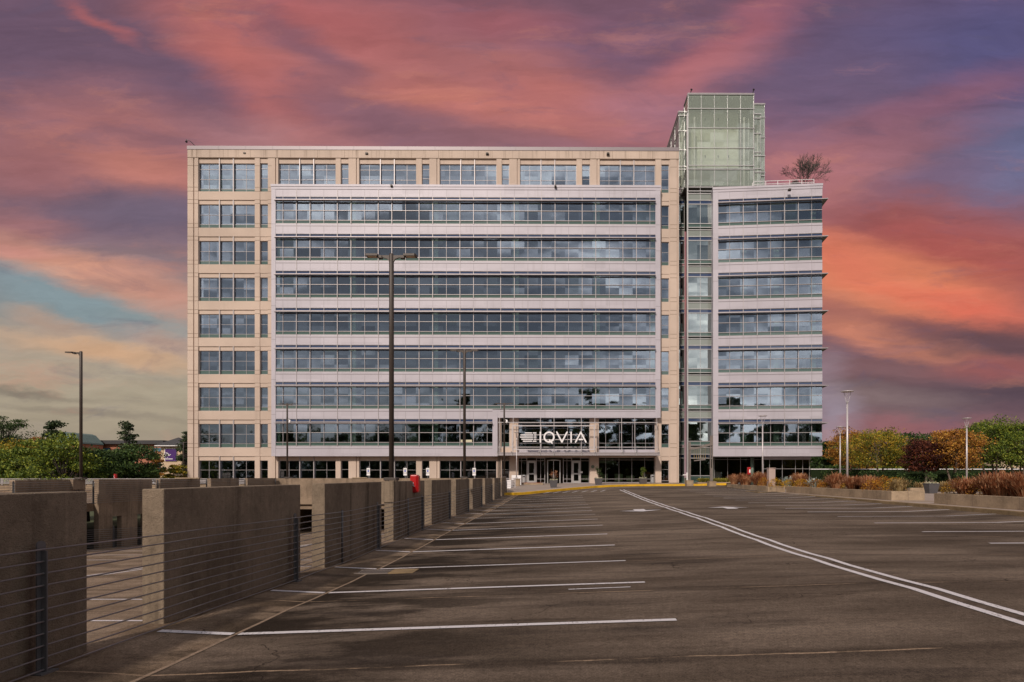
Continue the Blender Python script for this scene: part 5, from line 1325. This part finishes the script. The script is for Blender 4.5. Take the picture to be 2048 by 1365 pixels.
mb = MB(); mb.box(X(329.8, D-.3), X(352, D-.3), D-.25, D-.21, Z(922.5, D), Z(898.5, D)); mb.build('sign_panel', M['purple'], t)
mb = MB()
def rs(pts, w=.11):
    stroke(mb, [(X(300+a/13.65, D), Z(860+b/13.65, D)) for a, b in pts], w, D-.32, D-.26)
rs([(490,640),(450,625),(415,650),(430,680),(470,695),(465,730),(430,745),(412,728)]); rs([(500,630),(500,705),(520,705)]); rs([(485,660),(525,655)]); rs([(540,670),(540,705)]); rs([(565,705),(563,675),(595,680)], .09)
rs([(450,798),(640,798)], .13); rs([(500,750),(520,765)], .05)
mb.build('sign_lettering', M['white'], t)
t = thing('brick_building', 'long low brick building with dark roof and blue windows behind the left trees', 'building', (X(235, 140), 140, -3.6)); D = 140
mb = MB(); mb.box(X(150, D), X(330, D), D, D+20, -3.6, Z(889, D)); mb.build('wall', M['brick'], t)
mb = MB(); mb.box(X(144, D), X(332, D), D-1, D+20, Z(888.8, D), Z(881.5, D)); mb.build('roof', M['shingle'], t)
for a, b in ((183, 220), (250, 268), (305, 325)):
    mb = MB(); mb.box(X(a, D), X(b, D), D-.1, D-.02, Z(903, D), Z(896.5, D)); mb.build('window', M['far_blue'], t)
t2 = thing('green_roofed_building', 'green curved roof rising behind the left trees', 'building', (X(140, 135), 135, -3.6)); D = 130
mb = MB(); mb.prism([(X(95, D), Z(887, D)), (X(112, D), Z(868, D)), (X(126, D), Z(864, D)), (X(134, D), Z(867, D)), (X(150, D), Z(884, D)), (X(151, D), Z(887, D))][::-1], D, D+8); mb.build('roof', M['far_green'], t2)
mb = MB(); mb.box(X(97, D), X(149, D), D+.3, D+8, -3.6, Z(887.2, D)); mb.build('wall', M['brick'], t2)
t = thing('distant_building', 'pale roofed building just above the trees at the right edge', 'building', (X(2030, 130), 130, 0)); D = 130
mb = MB(); mb.box(X(1985, D), X(2090, D), D, D+10, -3, Z(857, D)); mb.build('wall', M['stucco'], t)
mb = MB(); mb.box(X(1983, D), X(2092, D), D-.4, D+10.4, Z(857, D), Z(853, D)); mb.build('roof', M['shingle'], t)

# ------------------------------------------------------------------ world
w = bpy.data.worlds.new('World'); SC.world = w; w.use_nodes = True; t = NT(w.node_tree)
for n in list(t.n): t.n.remove(n)
SUN_EL = math.radians(33); SUN_AZ = math.radians(197)   # compass, clockwise from +Y
co = t.node('ShaderNodeTexCoord').outputs['Generated']
sep = t.node('ShaderNodeSeparateXYZ'); t.inp(sep, 0, co); dx, dy, dz_ = sep.outputs
yc = t.math('MAXIMUM', dy, .22)
U = t.math('DIVIDE', dx, yc); V = t.math('DIVIDE', t.math('MAXIMUM', dz_, 0), yc)
cmb = t.node('ShaderNodeCombineXYZ'); t.inp(cmb, 0, U); t.inp(cmb, 1, V); uv = cmb.outputs[0]
# domain warp: soft, streaky
m_ = t.node('ShaderNodeMapping', vector_type='POINT'); t.inp(m_, 0, uv); m_.inputs['Rotation'].default_value = (0, 0, math.radians(16)); m_.inputs['Scale'].default_value = (2.0, 6.5, 1)
wn_ = t.node('ShaderNodeTexNoise'); t.inp(wn_, 'Vector', m_.outputs[0]); wn_.inputs['Scale'].default_value = 1.0; wn_.inputs['Detail'].default_value = 9; wn_.inputs['Roughness'].default_value = .63
ws_ = t.node('ShaderNodeVectorMath', operation='MULTIPLY_ADD'); t.inp(ws_, 0, wn_.outputs['Color']); ws_.inputs[1].default_value = (.22, .12, 0); ws_.inputs[2].default_value = (-.11, -.06, 0)
uvw = t.node('ShaderNodeVectorMath', operation='ADD'); t.inp(uvw, 0, uv); t.inp(uvw, 1, ws_.outputs[0]); uvw = uvw.outputs[0]
sp2 = t.node('ShaderNodeSeparateXYZ'); t.inp(sp2, 0, uvw)
def P(y): return (PY-y)/F
vr = t.math('DIVIDE', sp2.outputs[1], .85)
def stops(l): return [(max(0, min(1, P(y)/.85)), lin(c)) for y, c in l]
left = t.ramp(vr, stops([(950,(160,156,142)),(850,(162,160,132)),(780,(172,170,142)),(700,(180,172,148)),(620,(138,156,152)),(540,(128,122,128)),(430,(125,98,112)),(300,(150,100,104)),(150,(118,86,104)),(0,(98,72,92))]))
right = t.ramp(vr, stops([(950,(150,118,122)),(860,(122,92,98)),(780,(98,82,88)),(690,(112,80,84)),(600,(150,86,80)),(480,(138,84,88)),(380,(128,92,106)),(280,(112,88,112)),(150,(94,82,112)),(0,(92,70,98))]))
sky = t.mix(t.smooth(sp2.outputs[0], -.45, .32), left, right)
def blob(sky, x, y, sx_, sy_, ang, col, k=.85):
    mp = t.node('ShaderNodeMapping', vector_type='TEXTURE'); t.inp(mp, 0, uvw)
    mp.inputs['Location'].default_value = ((x-PX)/F, (PY-y)/F, 0); mp.inputs['Rotation'].default_value = (0, 0, math.radians(ang)); mp.inputs['Scale'].default_value = (sx_*1.25/F, sy_*1.35/F, 1)
    g = t.node('ShaderNodeTexGradient', gradient_type='SPHERICAL'); t.inp(g, 0, mp.outputs[0])
    f = t.math('MULTIPLY', t.smooth(g.outputs[1], -.05, .95), k*.92)
    return t.mix(f, sky, lin(col))
B = [(60,80,330,190,0,(70,72,104),.95),(320,120,330,130,-20,(80,74,104),.95),(430,210,180,110,-30,(90,78,108),.95),
     (230,262,300,100,-8,(172,104,102)),(280,330,200,60,-10,(198,118,98)),(185,35,120,18,-32,(176,86,88)),(800,120,620,105,-14,(192,104,96),.8),(520,150,300,75,-34,(202,98,82)),(600,30,300,60,-10,(172,80,82)),
     (1000,40,260,50,-8,(166,84,94),.8),(640,100,220,34,-28,(112,78,100),.8),(740,230,260,60,-18,(122,86,106),.8),(950,200,260,40,-12,(200,110,96)),(560,270,260,50,-8,(176,118,120)),
     (1200,200,260,70,-20,(198,104,90)),(1260,90,230,80,-8,(112,80,110),.9),(280,425,320,62,-8,(92,94,120),.95),(60,330,150,60,-6,(150,92,96)),(60,440,120,40,-10,(158,104,106)),
     (120,600,380,84,-17,(120,156,164),.95),(190,548,330,46,-19,(234,158,116)),(60,500,150,28,-12,(196,130,118)),(330,585,140,46,-22,(196,140,122)),(220,700,300,26,-8,(222,172,122)),(110,650,130,20,-10,(196,158,128),.7),
     (60,790,150,12,-4,(104,104,92),.7),(200,830,240,10,-3,(116,114,100),.6),(330,680,120,24,-10,(200,150,122),.6),
     (1480,70,230,50,28,(178,94,104)),(1400,150,220,60,20,(188,108,110)),(1340,230,220,60,-10,(160,110,128)),(1620,330,210,110,0,(196,116,114)),(1760,90,330,150,14,(84,80,118),.95),(1660,200,240,90,25,(102,88,120)),(1950,180,200,120,20,(92,86,122),.8),
     (2030,90,280,210,0,(68,78,128),.95),(2040,330,190,110,10,(90,108,150),.95),(1880,220,260,50,22,(138,90,112)),(1800,300,240,40,14,(150,98,112),.7),(1880,360,180,36,10,(110,96,128),.7),
     (1900,450,300,60,-6,(150,80,86)),(1900,520,330,110,-10,(176,74,62)),(1755,562,330,80,-14,(244,140,82),.95),(1900,605,240,46,-12,(222,88,60)),(1680,520,160,60,-16,(220,106,74)),(1830,650,160,20,-8,(140,84,84),.7),
     (1770,678,220,30,-13,(222,132,92)),(1960,680,240,44,-4,(86,66,76)),(1990,745,170,30,-4,(158,84,82)),(2000,808,300,52,-4,(76,64,78)),(1760,800,210,34,-6,(128,108,108)),(1650,740,60,60,0,(140,118,128)),(1670,845,70,70,0,(158,146,160)),(1850,862,200,24,-2,(156,94,98),.7)]
for b_ in B: sky = blob(sky, *b_)
st_ = t.noise(uvw, 1.0, 8, .68, sc=(3.2, 18, 1)); st2_ = t.noise(uvw, 1.0, 4, .6, sc=(9, 46, 1))
fac = t.math('ADD', t.math('MULTIPLY_ADD', t.math('SUBTRACT', st_, .5), .55, 1.0), t.math('MULTIPLY', t.math('SUBTRACT', st2_, .5), .36))
hs = t.node('ShaderNodeHueSaturation', i_Saturation=.93); t.inp(hs, 'Color', sky); sky = hs.outputs[0]
lum = t.noise(uvw, 1.0, 8, .68, sc=(2.6, 11, 1)); lum2 = t.noise(uv, 1.0, 7, .66, sc=(5, 17, 1), dist=.6)
sky = t.mix(t.math('MULTIPLY', t.smooth(lum, .52, .70), .26), sky, lin((214, 140, 116)), 'MIX')
sky = t.mix(t.math('MULTIPLY', t.math('SUBTRACT', 1, t.smooth(lum2, .30, .48)), .28), sky, lin((92, 86, 110)), 'MIX')
sc_ = t.node('ShaderNodeVectorMath', operation='SCALE'); t.inp(sc_, 0, sky); t.inp(sc_, 3, fac)
front = sc_.outputs[0]
# rest of the sky: daylight with broken grey cloud
ns = t.node('ShaderNodeTexSky', sky_type='NISHITA', sun_disc=False, sun_elevation=SUN_EL, sun_rotation=SUN_AZ)
nsc = t.node('ShaderNodeVectorMath', operation='SCALE'); t.inp(nsc, 0, ns.outputs[0]); nsc.inputs[3].default_value = .075
cl = t.noise(co, 2.6, 7, .6, sc=(1, 1, 3.6), dist=.5)
cloud = t.ramp(cl, [(.38,(.09,.095,.11)),(.49,(.22,.225,.24)),(.57,(.62,.60,.61)),(.66,(1.25,1.2,1.15))])
back = t.mix(t.smooth(cl, .28, .5), nsc.outputs[0], cloud); back = t.mix(.9, nsc.outputs[0], cloud)
bsc = t.node('ShaderNodeVectorMath', operation='SCALE'); t.inp(bsc, 0, back); bsc.inputs[3].default_value = 1.4
gm = t.math('MULTIPLY', t.smooth(dy, .12, .40), t.math('SUBTRACT', 1, t.smooth(dz_, .66, .85)))
tot = t.mix(gm, bsc.outputs[0], front)
bg = t.node('ShaderNodeBackground', i_Strength=1.0); t.inp(bg, 0, tot)
wo = t.node('ShaderNodeOutputWorld'); t.l.new(bg.outputs[0], wo.inputs[0])
w.cycles.sampling_method = 'MANUAL'; w.cycles.sample_map_resolution = 512
# sun (behind the camera, to the left)
sl = bpy.data.lights.new('sun', 'SUN'); sl.energy = 3.1; sl.angle = math.radians(4); sl.color = (1, .89, .78)
so = bpy.data.objects.new('sun', sl); COL.objects.link(so)
dirv = Vector((math.sin(SUN_AZ)*math.cos(SUN_EL), math.cos(SUN_AZ)*math.cos(SUN_EL), math.sin(SUN_EL)))
so.rotation_euler = dirv.to_track_quat('Z', 'Y').to_euler()
# camera
cd = bpy.data.cameras.new('camera'); cam = bpy.data.objects.new('camera', cd); COL.objects.link(cam)
cam.location = (0, 0, EYE); cam.rotation_euler = (math.radians(90), 0, 0)
cd.sensor_width = 36; cd.lens = 36*F/2048; cd.shift_x = -(PX-1024)/2048; cd.shift_y = (PY-682.5)/2048; cd.clip_end = 3000; cd.clip_start = .05
SC.camera = cam
SC.view_settings.view_transform = 'Standard'; SC.view_settings.look = 'None'; SC.view_settings.exposure = 0; SC.view_settings.gamma = 1
SC.cycles.max_bounces = 6; SC.cycles.transparent_max_bounces = 12; SC.cycles.glossy_bounces = 3; SC.cycles.use_denoising = True
